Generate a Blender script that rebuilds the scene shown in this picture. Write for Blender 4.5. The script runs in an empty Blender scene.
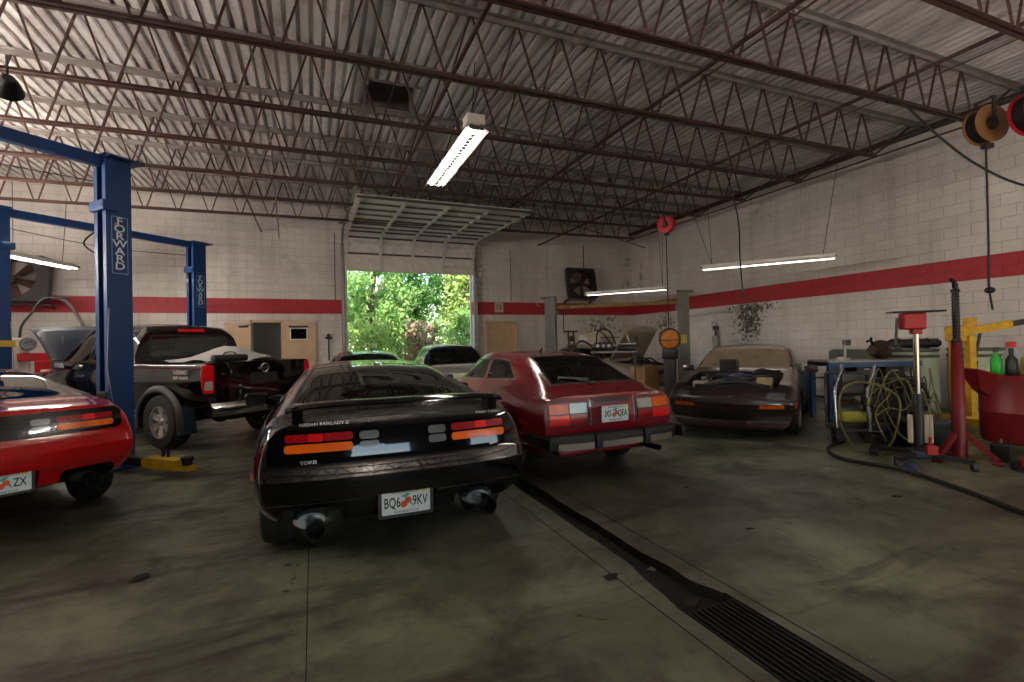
import bpy, bmesh, math, random
from mathutils import Vector, Matrix
from bisect import bisect_right
R = math.radians; PI = math.pi
rnd = random.Random(7)
SC = bpy.context.scene; COL = SC.collection

# ------------------------------------------------------------------ materials
def rgb(h):
    h = h.lstrip('#'); v = [int(h[i:i+2], 16)/255 for i in (0, 2, 4)]
    return tuple(((c/12.92) if c <= .04045 else ((c+.055)/1.055)**2.4) for c in v) + (1,)
def newmat(name):
    m = bpy.data.materials.new(name); m.use_nodes = True
    nt = m.node_tree; nt.nodes.clear()
    return m, nt
class NT:
    def __init__(s, nt): s.nt = nt
    def n(s, t, **kw):
        nd = s.nt.nodes.new(t)
        for k, v in kw.items():
            if k.startswith('i_'): nd.inputs[k[2:].replace('_', ' ')].default_value = v
            else: setattr(nd, k, v)
        return nd
    def l(s, a, b): s.nt.links.new(a, b)
    def math(s, op, a, b=None, clamp=False):
        nd = s.n('ShaderNodeMath', operation=op, use_clamp=clamp)
        for i, v in enumerate((a, b)):
            if v is None: continue
            if isinstance(v, (int, float)): nd.inputs[i].default_value = v
            else: s.l(v, nd.inputs[i])
        return nd.outputs[0]
    def mix(s, f, a, b):
        nd = s.n('ShaderNodeMix', data_type='RGBA')
        for i, v in ((0, f), (6, a), (7, b)):
            if isinstance(v, (int, float)): nd.inputs[i].default_value = v
            elif isinstance(v, tuple): nd.inputs[i].default_value = v
            else: s.l(v, nd.inputs[i])
        return nd.outputs[2]
    def ramp(s, f, stops):
        nd = s.n('ShaderNodeValToRGB'); e = nd.color_ramp.elements
        while len(e) < len(stops): e.new(.5)
        for el, (p, c) in zip(e, stops):
            el.position = p; el.color = c if isinstance(c, tuple) else (c, c, c, 1)
        s.l(f, nd.inputs[0]); return nd.outputs[0]
    def noise(s, vec, scale, detail=4, rough=.55, dist=0):
        nd = s.n('ShaderNodeTexNoise'); nd.inputs['Scale'].default_value = scale
        nd.inputs['Detail'].default_value = detail; nd.inputs['Roughness'].default_value = rough
        nd.inputs['Distortion'].default_value = dist
        if vec is not None: s.l(vec, nd.inputs['Vector'])
        return nd.outputs[0]
def principled(N, color, rough=.5, metal=0., coat=0., spec=.5, emit=None, estr=0.):
    b = N.n('ShaderNodeBsdfPrincipled'); o = N.n('ShaderNodeOutputMaterial'); N.l(b.outputs[0], o.inputs[0])
    for k, v in (('Base Color', color), ('Roughness', rough), ('Metallic', metal), ('Coat Weight', coat), ('Specular IOR Level', spec)):
        if isinstance(v, (int, float, tuple)): b.inputs[k].default_value = v
        else: N.l(v, b.inputs[k])
    b.inputs['Coat Roughness'].default_value = .03
    if emit: b.inputs['Emission Color'].default_value = emit; b.inputs['Emission Strength'].default_value = estr
    return b
_mc = {}
def mat(key, color, rough=.5, metal=0., coat=0., var=.12, scale=6., spec=.5, emit=None, estr=0., bump=0.):
    """plain surface with a little procedural variation"""
    if key in _mc: return _mc[key]
    m, nt = newmat(key); N = NT(nt)
    c = rgb(color) if isinstance(color, str) else color
    tc = N.n('ShaderNodeTexCoord')
    f = N.noise(tc.outputs['Object'], scale, 5, .6)
    lo = tuple(max(0, x*(1-var)) for x in c[:3]) + (1,); hi = tuple(min(1, x*(1+var)) for x in c[:3]) + (1,)
    col = N.ramp(f, [(.3, lo), (.7, hi)])
    rr = N.math('MULTIPLY_ADD', f, .16); nd = rr.node; nd.inputs[2].default_value = max(.02, rough-.08)
    b = principled(N, col, rr if rough > .12 else rough, metal, coat, spec, emit, estr)
    if bump:
        bp = N.n('ShaderNodeBump'); bp.inputs['Strength'].default_value = bump; bp.inputs['Distance'].default_value = .01
        N.l(N.noise(tc.outputs['Object'], scale*4, 3), bp.inputs['Height']); N.l(bp.outputs[0], b.inputs['Normal'])
    _mc[key] = m; return m
def glass(key, tint, gl=.9, ior=1.62):
    if key in _mc: return _mc[key]
    m, nt = newmat(key); N = NT(nt)
    t = N.n('ShaderNodeBsdfTransparent'); t.inputs[0].default_value = rgb(tint)
    g = N.n('ShaderNodeBsdfGlossy'); g.inputs['Roughness'].default_value = .015; g.inputs['Color'].default_value = (gl, gl, gl, 1)
    fr = N.n('ShaderNodeFresnel'); fr.inputs[0].default_value = ior
    mx = N.n('ShaderNodeMixShader'); N.l(fr.outputs[0], mx.inputs[0]); N.l(t.outputs[0], mx.inputs[1]); N.l(g.outputs[0], mx.inputs[2])
    o = N.n('ShaderNodeOutputMaterial'); N.l(mx.outputs[0], o.inputs[0]); _mc[key] = m; return m
def paint(key, color, rough=.25, coat=1., dust=0., spec=.5):
    if key in _mc: return _mc[key]
    m, nt = newmat(key); N = NT(nt); c = rgb(color)
    tc = N.n('ShaderNodeTexCoord'); f = N.noise(tc.outputs['Object'], 3, 6, .65)
    d = tuple(x*.7+.3*y for x, y in zip(c[:3], (.25, .23, .2)))+(1,)
    col = N.mix(N.math('MULTIPLY', f, dust), c, d) if dust else N.ramp(f, [(.3, tuple(x*.92 for x in c[:3])+(1,)), (.7, c)])
    b = principled(N, col, rough, 0., coat, spec)
    b.inputs['Coat Roughness'].default_value = .03 + dust*.2
    _mc[key] = m; return m
def emis(key, color, s):
    if key in _mc: return _mc[key]
    m, nt = newmat(key); N = NT(nt); e = N.n('ShaderNodeEmission'); e.inputs[0].default_value = rgb(color); e.inputs[1].default_value = s
    o = N.n('ShaderNodeOutputMaterial'); N.l(e.outputs[0], o.inputs[0]); _mc[key] = m; return m

# ------------------------------------------------------------------ mesh builder
class MB:
    def __init__(s): s.v = []; s.f = []; s.m = []; s.mi = 0
    def add(s, vs, fs, M=None):
        o = len(s.v)
        for p in vs:
            p = Vector(p); s.v.append(M @ p if M else p)
        for f in fs: s.f.append([i+o for i in f]); s.m.append(s.mi)
        return s
    def box(s, c, d, rot=None, M=None):
        x, y, z = (t/2 for t in d)
        vs = [(a*x, b*y, e*z) for a in (-1, 1) for b in (-1, 1) for e in (-1, 1)]
        T = Matrix.Translation(c)
        if rot is not None: T = T @ (rot if isinstance(rot, Matrix) else Matrix.Rotation(rot, 4, 'Z'))
        if M: T = M @ T
        return s.add(vs, [(0, 1, 3, 2), (4, 6, 7, 5), (0, 4, 5, 1), (2, 3, 7, 6), (0, 2, 6, 4), (1, 5, 7, 3)], T)
    def rbox(s, c, d, b=.01, rot=None, M=None, seg=2):
        bm = bmesh.new(); bmesh.ops.create_cube(bm, size=1)
        for v in bm.verts: v.co = Vector((v.co.x*d[0], v.co.y*d[1], v.co.z*d[2]))
        b = min(b, .49*min(d))
        bmesh.ops.bevel(bm, geom=bm.edges[:], offset=b, segments=seg, affect='EDGES', profile=.5)
        T = Matrix.Translation(c)
        if rot is not None: T = T @ (rot if isinstance(rot, Matrix) else Matrix.Rotation(rot, 4, 'Z'))
        if M: T = M @ T
        bm.verts.index_update()
        s.add([v.co for v in bm.verts], [[v.index for v in f.verts] for f in bm.faces], T); bm.free(); return s
    def bar(s, p0, p1, w, h=None, up=(0, 0, 1)):
        p0 = Vector(p0); p1 = Vector(p1); h = h or w
        d = (p1-p0); L = d.length; d.normalize(); u = Vector(up)
        if abs(d.dot(u)) > .98: u = Vector((1, 0, 0))
        r = d.cross(u).normalized(); u = r.cross(d)
        vs = [p + r*(a*w/2) + u*(b*h/2) for p in (p0, p1) for a, b in ((-1, -1), (1, -1), (1, 1), (-1, 1))]
        return s.add(vs, [(3, 2, 1, 0), (4, 5, 6, 7), (0, 1, 5, 4), (1, 2, 6, 5), (2, 3, 7, 6), (3, 0, 4, 7)])
    def cyl(s, p0, p1, r0, r1=None, n=16, caps=True):
        p0 = Vector(p0); p1 = Vector(p1); r1 = r0 if r1 is None else r1
        d = (p1-p0).normalized(); a = Vector((1, 0, 0)) if abs(d.x) < .9 else Vector((0, 1, 0))
        u = d.cross(a).normalized(); w = d.cross(u)
        vs = []
        for p, r in ((p0, r0), (p1, r1)):
            for i in range(n): t = 2*PI*i/n; vs.append(p + u*(r*math.cos(t)) + w*(r*math.sin(t)))
        fs = [(i, (i+1) % n, n+(i+1) % n, n+i) for i in range(n)]
        if caps: fs += [tuple(range(n-1, -1, -1)), tuple(range(n, 2*n))]
        return s.add(vs, fs)
    def tube(s, pts, r, n=8, closed=False, smooth=0):
        pts = [Vector(p) for p in pts]
        if smooth: pts = catmull(pts, smooth, closed)
        vs = []; fs = []; N = len(pts); prev = None
        for i, p in enumerate(pts):
            a = pts[(i-1) % N] if (closed or i > 0) else p; b = pts[(i+1) % N] if (closed or i < N-1) else p
            t = (b-a).normalized()
            if prev is None:
                q = Vector((0, 0, 1)) if abs(t.z) < .9 else Vector((1, 0, 0)); u = t.cross(q).normalized()
            else:
                u = prev - t*prev.dot(t)
                u = u.normalized() if u.length > 1e-6 else t.orthogonal().normalized()
            prev = u; w = t.cross(u)
            for k in range(n): g = 2*PI*k/n; vs.append(p + u*(r*math.cos(g)) + w*(r*math.sin(g)))
        for i in range(N if closed else N-1):
            j = (i+1) % N
            for k in range(n): fs.append((i*n+k, i*n+(k+1) % n, j*n+(k+1) % n, j*n+k))
        if not closed: fs += [tuple(range(n-1, -1, -1)), tuple(range((N-1)*n, N*n))]
        return s.add(vs, fs)
    def lathe(s, prof, M=None, n=24, closed=False):
        """prof: (radius, height) pairs turned about local z"""
        vs = []; fs = []; K = len(prof)
        for i in range(n):
            t = 2*PI*i/n; c, q = math.cos(t), math.sin(t)
            for r, h in prof: vs.append((r*c, r*q, h))
        for i in range(n):
            j = (i+1) % n
            for k in range(K if closed else K-1):
                l = (k+1) % K; fs.append((i*K+k, j*K+k, j*K+l, i*K+l))
        return s.add(vs, fs, M)
    def prism(s, poly, d0, d1, M=None):
        """polygon in local xy extruded along local z from d0 to d1"""
        n = len(poly); vs = [(x, y, d0) for x, y in poly] + [(x, y, d1) for x, y in poly]
        fs = [tuple(range(n-1, -1, -1)), tuple(range(n, 2*n))] + [(i, (i+1) % n, n+(i+1) % n, n+i) for i in range(n)]
        return s.add(vs, fs, M)
    def ball(s, c, r, M=None, n=12, k=8):
        r = (r, r, r) if isinstance(r, (int, float)) else r
        vs = []; fs = []
        for i in range(k+1):
            a = -PI/2 + PI*i/k
            for j in range(n): t = 2*PI*j/n; vs.append((c[0]+r[0]*math.cos(a)*math.cos(t), c[1]+r[1]*math.cos(a)*math.sin(t), c[2]+r[2]*math.sin(a)))
        for i in range(k):
            for j in range(n): fs.append((i*n+j, i*n+(j+1) % n, (i+1)*n+(j+1) % n, (i+1)*n+j))
        return s.add(vs, fs, M)
    def build(s, name, mats, parent=None, smooth=None, loc=None):
        me = bpy.data.meshes.new(name); me.from_pydata([tuple(v) for v in s.v], [], s.f)
        if not isinstance(mats, (list, tuple)): mats = [mats]
        for m in mats: me.materials.append(m)
        me.polygons.foreach_set('material_index', s.m)
        if smooth:
            me.polygons.foreach_set('use_smooth', [True]*len(me.polygons)); me.set_sharp_from_angle(angle=R(smooth))
        me.validate(); me.update()
        o = bpy.data.objects.new(name, me); COL.objects.link(o)
        if parent: o.parent = parent
        if loc: o.location = loc
        return o
def catmull(pts, k, closed=False):
    out = []; N = len(pts); g = (lambda i: pts[i % N]) if closed else (lambda i: pts[max(0, min(N-1, i))])
    for i in range(N if closed else N-1):
        a, b, c, d = g(i-1), g(i), g(i+1), g(i+2)
        for j in range(k):
            t = j/k; out.append(.5*((2*b) + (c-a)*t + (2*a-5*b+4*c-d)*t*t + (3*b-a-3*c+d)*t**3))
    if not closed: out.append(pts[-1])
    return out
def tag(o, label=None, cat=None, group=None, kind=None):
    for k, v in (('label', label), ('category', cat), ('group', group), ('kind', kind)):
        if v: o[k] = v
    return o
def thing(name, label, cat, loc=(0, 0, 0), rz=0, group=None):
    o = bpy.data.objects.new(name, None); COL.objects.link(o); o.empty_display_size = .2
    o.location = loc; o.rotation_euler = (0, 0, rz); return tag(o, label, cat, group)
def copy_tree(o, parent=None):
    c = o.copy(); COL.objects.link(c)
    if parent: c.parent = parent
    for ch in list(o.children): copy_tree(ch, c)
    return c
def struct(o, label=None): o['kind'] = 'structure'; return tag(o, label)
def lettering(text, size, m, parent, M, name='lettering', depth=.0015, align='CENTER', spacing=1., bold=0., sx=1.):
    cu = bpy.data.curves.new(name, 'FONT'); cu.body = text; cu.size = size; cu.align_x = align; cu.align_y = 'CENTER'
    cu.extrude = depth; cu.space_character = spacing; cu.offset = bold; cu.resolution_u = 3
    t = bpy.data.objects.new('tmp', cu); COL.objects.link(t)
    bpy.context.view_layer.update()
    me = bpy.data.meshes.new_from_object(t.evaluated_get(bpy.context.evaluated_depsgraph_get()))
    bpy.data.objects.remove(t); bpy.data.curves.remove(cu)
    me.transform(M @ Matrix.Diagonal((sx, 1, 1, 1))); me.materials.clear(); me.materials.append(m)
    o = bpy.data.objects.new(name, me); COL.objects.link(o); o.parent = parent; return o
def facing(pos, right, up):
    """matrix placing local x along right, y along up, z out of the surface"""
    r = Vector(right).normalized(); u = Vector(up).normalized(); n = r.cross(u)
    return Matrix(((r.x, u.x, n.x, pos[0]), (r.y, u.y, n.y, pos[1]), (r.z, u.z, n.z, pos[2]), (0, 0, 0, 1)))

# ------------------------------------------------------------------ camera
cam = bpy.data.cameras.new('camera'); camo = bpy.data.objects.new('camera', cam); COL.objects.link(camo)
SC.camera = camo
cam.sensor_fit = 'HORIZONTAL'; cam.sensor_width = 36; cam.lens = 484/1024*36; cam.clip_start = .05; cam.clip_end = 300
EYE = 1.38; yaw, pitch, roll = .3903, .0066, -.0204
fw = Vector((math.sin(yaw), math.cos(yaw), 0)); rt = Vector((math.cos(yaw), -math.sin(yaw), 0)); up = Vector((0, 0, 1))
f2 = fw*math.cos(pitch)+up*math.sin(pitch); u2 = up*math.cos(pitch)-fw*math.sin(pitch)
r3 = rt*math.cos(roll)+u2*math.sin(roll); u3 = u2*math.cos(roll)-rt*math.sin(roll)
camo.matrix_world = Matrix(((r3.x, u3.x, -f2.x, 0), (r3.y, u3.y, -f2.y, 0), (r3.z, u3.z, -f2.z, EYE), (0, 0, 0, 1)))

# ------------------------------------------------------------------ shared materials
M_JOIST = mat('oxide_primer_steel', '#40251d', .55, .1, var=.35, scale=9)
M_GREYSTEEL = mat('grey_chord_steel', '#7d7672', .55, .2, var=.25, scale=5)
M_BLACK = mat('black_rubber', '#0b0b0c', .6, var=.3)
M_BLACKP = mat('black_plastic', '#101012', .35, var=.2)
M_CHROME = mat('chrome', '#c9c9c9', .1, 1., var=.05)
M_STEEL = mat('bare_steel', '#8d8b88', .35, .9, var=.2)
M_WHITE = mat('white_enamel', '#d9d6cf', .4, var=.08)
M_DARK = mat('dark_void', '#070707', .8)
M_RUST = mat('rusty_iron', '#3a2a20', .7, .3, var=.5, scale=20, bump=.3)
M_BLUE = paint('blue_lift_enamel', '#08376c', .4, .2, spec=.3)
M_YEL = mat('yellow_enamel', '#c79a12', .45, var=.25, scale=12)
M_REDM = mat('red_enamel', '#9c1019', .4, coat=.3, var=.2)
M_TUBE = emis('fluorescent_tube', '#fff6ec', 17.); M_TUBE2 = emis('dim_tube', '#fff4e6', 3.2); M_TUBEW = emis('added_uplight_tube', '#fff3e6', 205.)  # the strongest tube is for the unseen added lamps
# ================================================================== the room
XL, XR, YF, YB = -11.0, 10.97, -7.0, 14.88
STR0 = 2.363; ZD = 5.44
def wall_material(key, axis, spots):
    m, nt = newmat(key); N = NT(nt)
    g = N.n('ShaderNodeTexCoord'); sep = N.n('ShaderNodeSeparateXYZ'); N.l(g.outputs['Object'], sep.inputs[0])
    u = sep.outputs[axis]; z = sep.outputs[2]
    v = N.n('ShaderNodeCombineXYZ'); N.l(u, v.inputs[0])
    z2 = N.math('SUBTRACT', z, STR0 % .2032); N.l(z2, v.inputs[1])
    br = N.n('ShaderNodeTexBrick'); N.l(v.outputs[0], br.inputs['Vector'])
    br.inputs['Scale'].default_value = 1; br.inputs['Brick Width'].default_value = .4064; br.inputs['Row Height'].default_value = .2032
    br.inputs['Mortar Size'].default_value = .006; br.inputs['Mortar Smooth'].default_value = .6; br.inputs['Bias'].default_value = 0
    br.inputs['Color1'].default_value = (1, 1, 1, 1); br.inputs['Color2'].default_value = (.93, .93, .93, 1); br.inputs['Mortar'].default_value = (.62, .6, .58, 1)
    big = N.noise(g.outputs['Object'], .55, 5, .6); fine = N.noise(g.outputs['Object'], 9, 5, .65)
    base = N.mix(N.ramp(big, [(.35, 0.), (.7, 1.)]), rgb('#b5aea8'), rgb('#d0cac4'))
    # vertical drips and grime
    mp = N.n('ShaderNodeMapping'); mp.inputs['Scale'].default_value = (2.2, 2.2, .16); N.l(g.outputs['Object'], mp.inputs[0])
    dr = N.noise(mp.outputs[0], 1.5, 6, .6)
    base = N.mix(N.math('MULTIPLY', N.ramp(dr, [(.52, 0.), (.75, 1.)]), .45), base, rgb('#8a7f74'))
    red = N.mix(N.ramp(fine, [(.35, 0.), (.7, 1.)]), rgb('#8f0f1d'), rgb('#a81626'))
    inz = N.math('MULTIPLY', N.math('GREATER_THAN', z, STR0), N.math('LESS_THAN', z, STR0+.4064))
    colr = N.mix(inz, base, red)
    colr = N.mix(1., colr, br.outputs['Color']); colr.node.blend_type = 'MULTIPLY'
    # mould and soot blotches with their own outline
    for (cu, cz, ru, rz_, sc, lo, hi, col, amt) in spots:
        du = N.math('DIVIDE', N.math('SUBTRACT', u, cu), ru); dz = N.math('DIVIDE', N.math('SUBTRACT', z, cz), rz_)
        d = N.math('SQRT', N.math('ADD', N.math('MULTIPLY', du, du), N.math('MULTIPLY', dz, dz)))
        nz = N.noise(g.outputs['Object'], sc, 7, .72)
        val = N.math('SUBTRACT', nz, N.math('MULTIPLY', d, .22))
        msk = N.math('MULTIPLY', N.ramp(val, [(lo, 0.), (hi, 1.)]), N.math('LESS_THAN', d, 1.6))
        colr = N.mix(N.math('MULTIPLY', msk, amt), colr, rgb(col))
    b = principled(N, colr, .55)
    bp = N.n('ShaderNodeBump'); bp.inputs['Strength'].default_value = .5; bp.inputs['Distance'].default_value = .01
    h = N.math('ADD', br.outputs['Fac'], N.math('MULTIPLY', fine, -.25)); h2 = N.math('MULTIPLY', h, -1)
    N.l(h2, bp.inputs['Height']); N.l(bp.outputs[0], b.inputs['Normal'])
    return m
WB = wall_material('painted_block_back', 0, [(9.6, 2.0, 1.6, .75, 7, .42, .5, '#3b332c', .8), (-1.9, 3.7, .5, .8, 2, .45, .6, '#6e655c', .45), (-.6, 3.6, 1.1, .9, 2, .42, .6, '#6e655c', .4), (10.8, 3.6, .5, 1.4, 4, .42, .55, '#4d443b', .6), (4.95, 3.6, .35, 1.8, 3, .4, .55, '#5b5249', .5), (8.9, 3.4, .9, .9, 3, .45, .6, '#6e655c', .5)])
WR = wall_material('painted_block_right', 1, [(9.72, 1.85, .62, .75, 11, .36, .43, '#241e1a', .95), (9.6, 2.22, 1.1, .22, 12, .38, .45, '#241e1a', .92), (10.9, 1.75, .25, .7, 12, .42, .5, '#3a322b', .7), (13.2, 1.9, 1.5, .7, 9, .42, .5, '#3a322b', .8), (14.3, 3.7, .5, 1.4, 4, .42, .56, '#4d443b', .6), (9.2, 4.75, .6, .5, 3, .42, .6, '#5b5249', .55)])
def floor_material():
    m, nt = newmat('stained_concrete'); N = NT(nt); g = N.n('ShaderNodeTexCoord'); P = g.outputs['Object']
    a = N.noise(P, .38, 6, .62, .6); b_ = N.noise(P, 1.7, 8, .68, .4); c = N.noise(P, 14, 6, .7)
    mp = N.n('ShaderNodeMapping'); mp.inputs['Rotation'].default_value = (0, 0, .9); mp.inputs['Scale'].default_value = (.5, 2.6, 1); N.l(P, mp.inputs[0])
    st = N.noise(mp.outputs[0], 1.1, 7, .62, .8)
    col = N.mix(N.ramp(a, [(.38, 0.), (.60, 1.)]), rgb('#484a3c'), rgb('#80836c'))
    col = N.mix(N.ramp(b_, [(.45, 0.), (.64, .85)]), col, rgb('#3a352c'))
    col = N.mix(N.ramp(st, [(.52, 0.), (.66, .85)]), col, rgb('#2c231c'))
    col = N.mix(N.ramp(c, [(.5, 0.), (.8, .5)]), col, rgb('#221f1a'))
    vo = N.n('ShaderNodeTexVoronoi'); vo.inputs['Scale'].default_value = 2.3; N.l(P, vo.inputs['Vector'])
    spot = N.math('MULTIPLY', N.ramp(vo.outputs['Distance'], [(.02, 1.), (.11, 0.)]), N.ramp(a, [(.45, 0.), (.6, 1.)]))
    col = N.mix(N.math('MULTIPLY', spot, .7), col, rgb('#17130f'))
    rr = N.ramp(b_, [(.3, .26), (.7, .58)])
    b = principled(N, col, rr, 0, 0, .45)
    bp = N.n('ShaderNodeBump'); bp.inputs['Strength'].default_value = .12; bp.inputs['Distance'].default_value = .01
    N.l(c, bp.inputs['Height']); N.l(bp.outputs[0], b.inputs['Normal']); return m
M_FLOOR = floor_material()
# floor with the drain trench left open
TX0, TX1, TY0, TY1 = 1.72, 2.06, .2, 11.5
mb = MB()
for x0, x1, y0, y1 in ((XL, TX0, YF, YB+.3), (TX1, XR, YF, YB+.3), (TX0, TX1, YF, TY0), (TX0, TX1, TY1, YB+.3)):
    mb.add([(x0, y0, 0), (x1, y0, 0), (x1, y1, 0), (x0, y1, 0)], [(0, 1, 2, 3)])
struct(mb.build('floor', M_FLOOR))
def holes_wall(u0, u1, z0, z1, holes):
    us = sorted({u0, u1, *[h[0] for h in holes], *[h[1] for h in holes]}); zs = sorted({z0, z1, *[h[2] for h in holes], *[h[3] for h in holes]})
    for a, b in zip(us, us[1:]):
        for c, d in zip(zs, zs[1:]):
            if not any(h[0] <= (a+b)/2 <= h[1] and h[2] <= (c+d)/2 <= h[3] for h in holes): yield a, b, c, d
DOORX0, DOORX1, DOORZ = .90, 4.80, 4.30
BH = [(DOORX0, DOORX1, 0, DOORZ), (-1.52, -.80, 0, 2.12), (5.27, 6.22, 0, 2.08)]
mb = MB()
for a, b, c, d in holes_wall(XL, XR+.2, 0, 6.2, BH): mb.box(((a+b)/2, YB+.1, (c+d)/2), (b-a, .2, d-c))
struct(mb.build('wall_back', WB))
mb = MB(); mb.box((XR+.1, (YF+YB)/2, 3.1), (.2, YB-YF, 6.2)); struct(mb.build('wall_right', WR))
mb = MB(); mb.box((XL-.1, (YF+YB)/2, 3.1), (.2, YB-YF+.4, 6.2)); struct(mb.build('wall_left', WR))
mb = MB()
for a, b, c, d in holes_wall(XL-.2, XR+.2, 0, 6.2, [(6.4, 10.0, 0, 3.2), (-.4, 2.4, 0, 2.75)]): mb.box(((a+b)/2, YF-.1, (c+d)/2), (b-a, .2, d-c))
struct(mb.build('wall_front', mat('front_wall_dark', '#35322f', .7)))
# corrugated roof deck
def deck_material():
    m, nt = newmat('galvanised_deck'); N = NT(nt); g = N.n('ShaderNodeTexCoord'); P = g.outputs['Object']
    mp = N.n('ShaderNodeMapping'); mp.inputs['Scale'].default_value = (3, .35, 3); N.l(P, mp.inputs[0])
    a = N.noise(mp.outputs[0], 1.2, 6, .6); b_ = N.noise(P, 2.5, 6, .7)
    col = N.mix(N.ramp(a, [(.35, 0.), (.68, 1.)]), rgb('#a8a29f'), rgb('#e2dedc'))
    col = N.mix(N.ramp(b_, [(.5, 0.), (.72, .6)]), col, rgb('#6b5a50'))
    principled(N, col, .36, .3); return m
M_DECK = deck_material()
mb = MB(); prof = []; x = XL-.2
while x < XR+.2:
    prof += [(x, ZD), (x+.088, ZD), (x+.098, ZD+.040), (x+.1424, ZD+.040)]; x += .1524
VX0, VX1, VY0, VY1 = .84, 1.66, 7.52, 8.60
def deck_strip(y0, y1, xa=-99, xb=99):
    pr = [p for p in prof if xa <= p[0] <= xb]; n = len(pr)
    vs = [(p[0], y, p[1]) for y in (y0, y1) for p in pr]
    mb.add(vs, [(i, i+1, n+i+1, n+i) for i in range(n-1)])
deck_strip(YF, VY0); deck_strip(VY0, VY1, -99, VX0); deck_strip(VY0, VY1, VX1, 99); deck_strip(VY1, YB+.2)
mb.box(((XL+XR)/2, (YF+VY0)/2, ZD+.12), (XR-XL+.6, VY0-YF, .1)); mb.box(((XL+XR)/2, (VY1+YB+.3)/2, ZD+.12), (XR-XL+.6, YB+.3-VY1, .1))
mb.box(((XL+VX0)/2-.1, (VY0+VY1)/2, ZD+.12), (VX0-XL+.2, VY1-VY0, .1)); mb.box(((XR+VX1)/2+.1, (VY0+VY1)/2, ZD+.12), (XR-VX1+.2, VY1-VY0, .1))
struct(mb.build('ceiling', M_DECK))
# roof exhaust hatch: framed shaft above the deck with a dark hood
t = thing('roof_hatch', 'square framed exhaust opening with louvres cut into the corrugated metal ceiling', 'hatch', ((VX0+VX1)/2, (VY0+VY1)/2, ZD))
mb = MB(); w, d = VX1-VX0, VY1-VY0
for sx in (-1, 1): mb.box((sx*(w/2), 0, .3), (.03, d, .65))
for sy in (-1, 1): mb.box((0, sy*(d/2), .3), (w, .03, .65))
mb.build('curb_frame', M_GREYSTEEL, t)
mb = MB(); mb.box((0, 0, .66), (w+.1, d+.1, .04)); mb.build('hood', mat('hatch_hood', '#2d2a28', .6), t)
for k in range(5):
    mb = MB(); mb.box((0, -d/2+.1+k*.15, .34), (w-.05, .13, .012), Matrix.Rotation(R(38), 4, 'X')); mb.build('louvre', mat('hatch_louvre', '#4a463c', .6), t)
# open-web roof joists
JY0, JDY = 4.144, 1.4367
def jz(x): return 4.655-.0115*(9.49-x)
def joist(i, label):
    y = JY0+JDY*i
    t = thing('roof_joist', label, 'roof joist', (0, y, 0)); t['kind'] = 'structure'
    a, b = XL+1.4, 9.52
    mb = MB()
    for s in (-1, 1):
        mb.bar((a, s*.035, jz(a)), (b, s*.035, jz(b)), .045, .008); mb.bar((a, s*.016, jz(a)+.022), (b, s*.016, jz(b)+.022), .008, .05)
    mb.build('bottom_chord', M_JOIST, t)
    mb = MB()
    for s in (-1, 1):
        mb.bar((XL, s*.045, ZD-.006), (XR, s*.045, ZD-.006), .075, .010); mb.bar((XL, s*.014, ZD-.04), (XR, s*.014, ZD-.04), .010, .06)
    mb.build('top_chord', M_GREYSTEEL, t)
    mb = MB(); x = b-.05; p = .305; k = 0; mb.bar((x, 0, jz(x)+.02), (XR-.35, 0, ZD-.05), .028)
    while x-p > a:
        mb.bar((x-.03, 0, jz(x)+.015), (x-p+.012, 0, ZD-.05), .022); x -= p
        if x-p < a: break
        mb.bar((x-.012, 0, ZD-.05), (x-p+.03, 0, jz(x-p)+.015), .022); x -= p
    mb.build('web', M_JOIST, t); return t
ORD = ['nearest the back wall', 'second out from the back wall', 'third out from the back wall', 'fourth out from the back wall', 'fifth out from the back wall', 'sixth out from the back wall', 'seventh out from the back wall', 'eighth out from the back wall, highest one in the picture']
for i in range(-6, 7):
    k = 6-i
    joist(i, 'rust brown open web steel roof joist ' + (ORD[k] if k < 8 else 'over the front of the shop'))
for x, z, nm in ((4.49, 4.64, 'above the maroon hatchback'), (7.15, 4.66, 'close to the right wall'), (-1.26, 4.56, 'above the black pickup truck'), (1.62, 4.60, 'beside the hanging lamp')):
    mb = MB(); mb.bar((x, YF, z+.05), (x, YB, z+.05), .035, .006); mb.bar((x-.015, YF, z+.07), (x-.015, YB, z+.07), .006, .035)
    tag(struct(mb.build('bridging_bar', M_JOIST)), 'long brown bridging bar tying the roof joists together '+nm, 'bridging bar')
for x in (5.54, 8.85, -1.56, 1.98):
    mb = MB(); mb.bar((x, YF, ZD-.09), (x, YB, ZD-.09), .03, .006); struct(mb.build('bridging_bar', M_JOIST), 'thin brown bridging bar just under the roof deck')
# steel ledger along the top of the right wall
mb = MB(); mb.bar((XR-.05, YF, ZD-.10), (XR-.05, YB, ZD-.10), .09, .10); struct(mb.build('trim_1', M_JOIST))
# drain trench
mb = MB(); dz = -.06
mb.add([(TX0, TY0, dz), (TX1, TY0, dz), (TX1, TY1, dz), (TX0, TY1, dz)], [(0, 1, 2, 3)])
for x in (TX0, TX1): mb.add([(x, TY0, dz), (x, TY1, dz), (x, TY1, 0), (x, TY0, 0)], [(0, 1, 2, 3)])
for y in (TY0, TY1): mb.add([(TX0, y, dz), (TX1, y, dz), (TX1, y, 0), (TX0, y, 0)], [(0, 1, 2, 3)])
struct(mb.build('floor_drain_channel', mat('trench_muck', '#090706', .8, var=.5, scale=14)))
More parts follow.
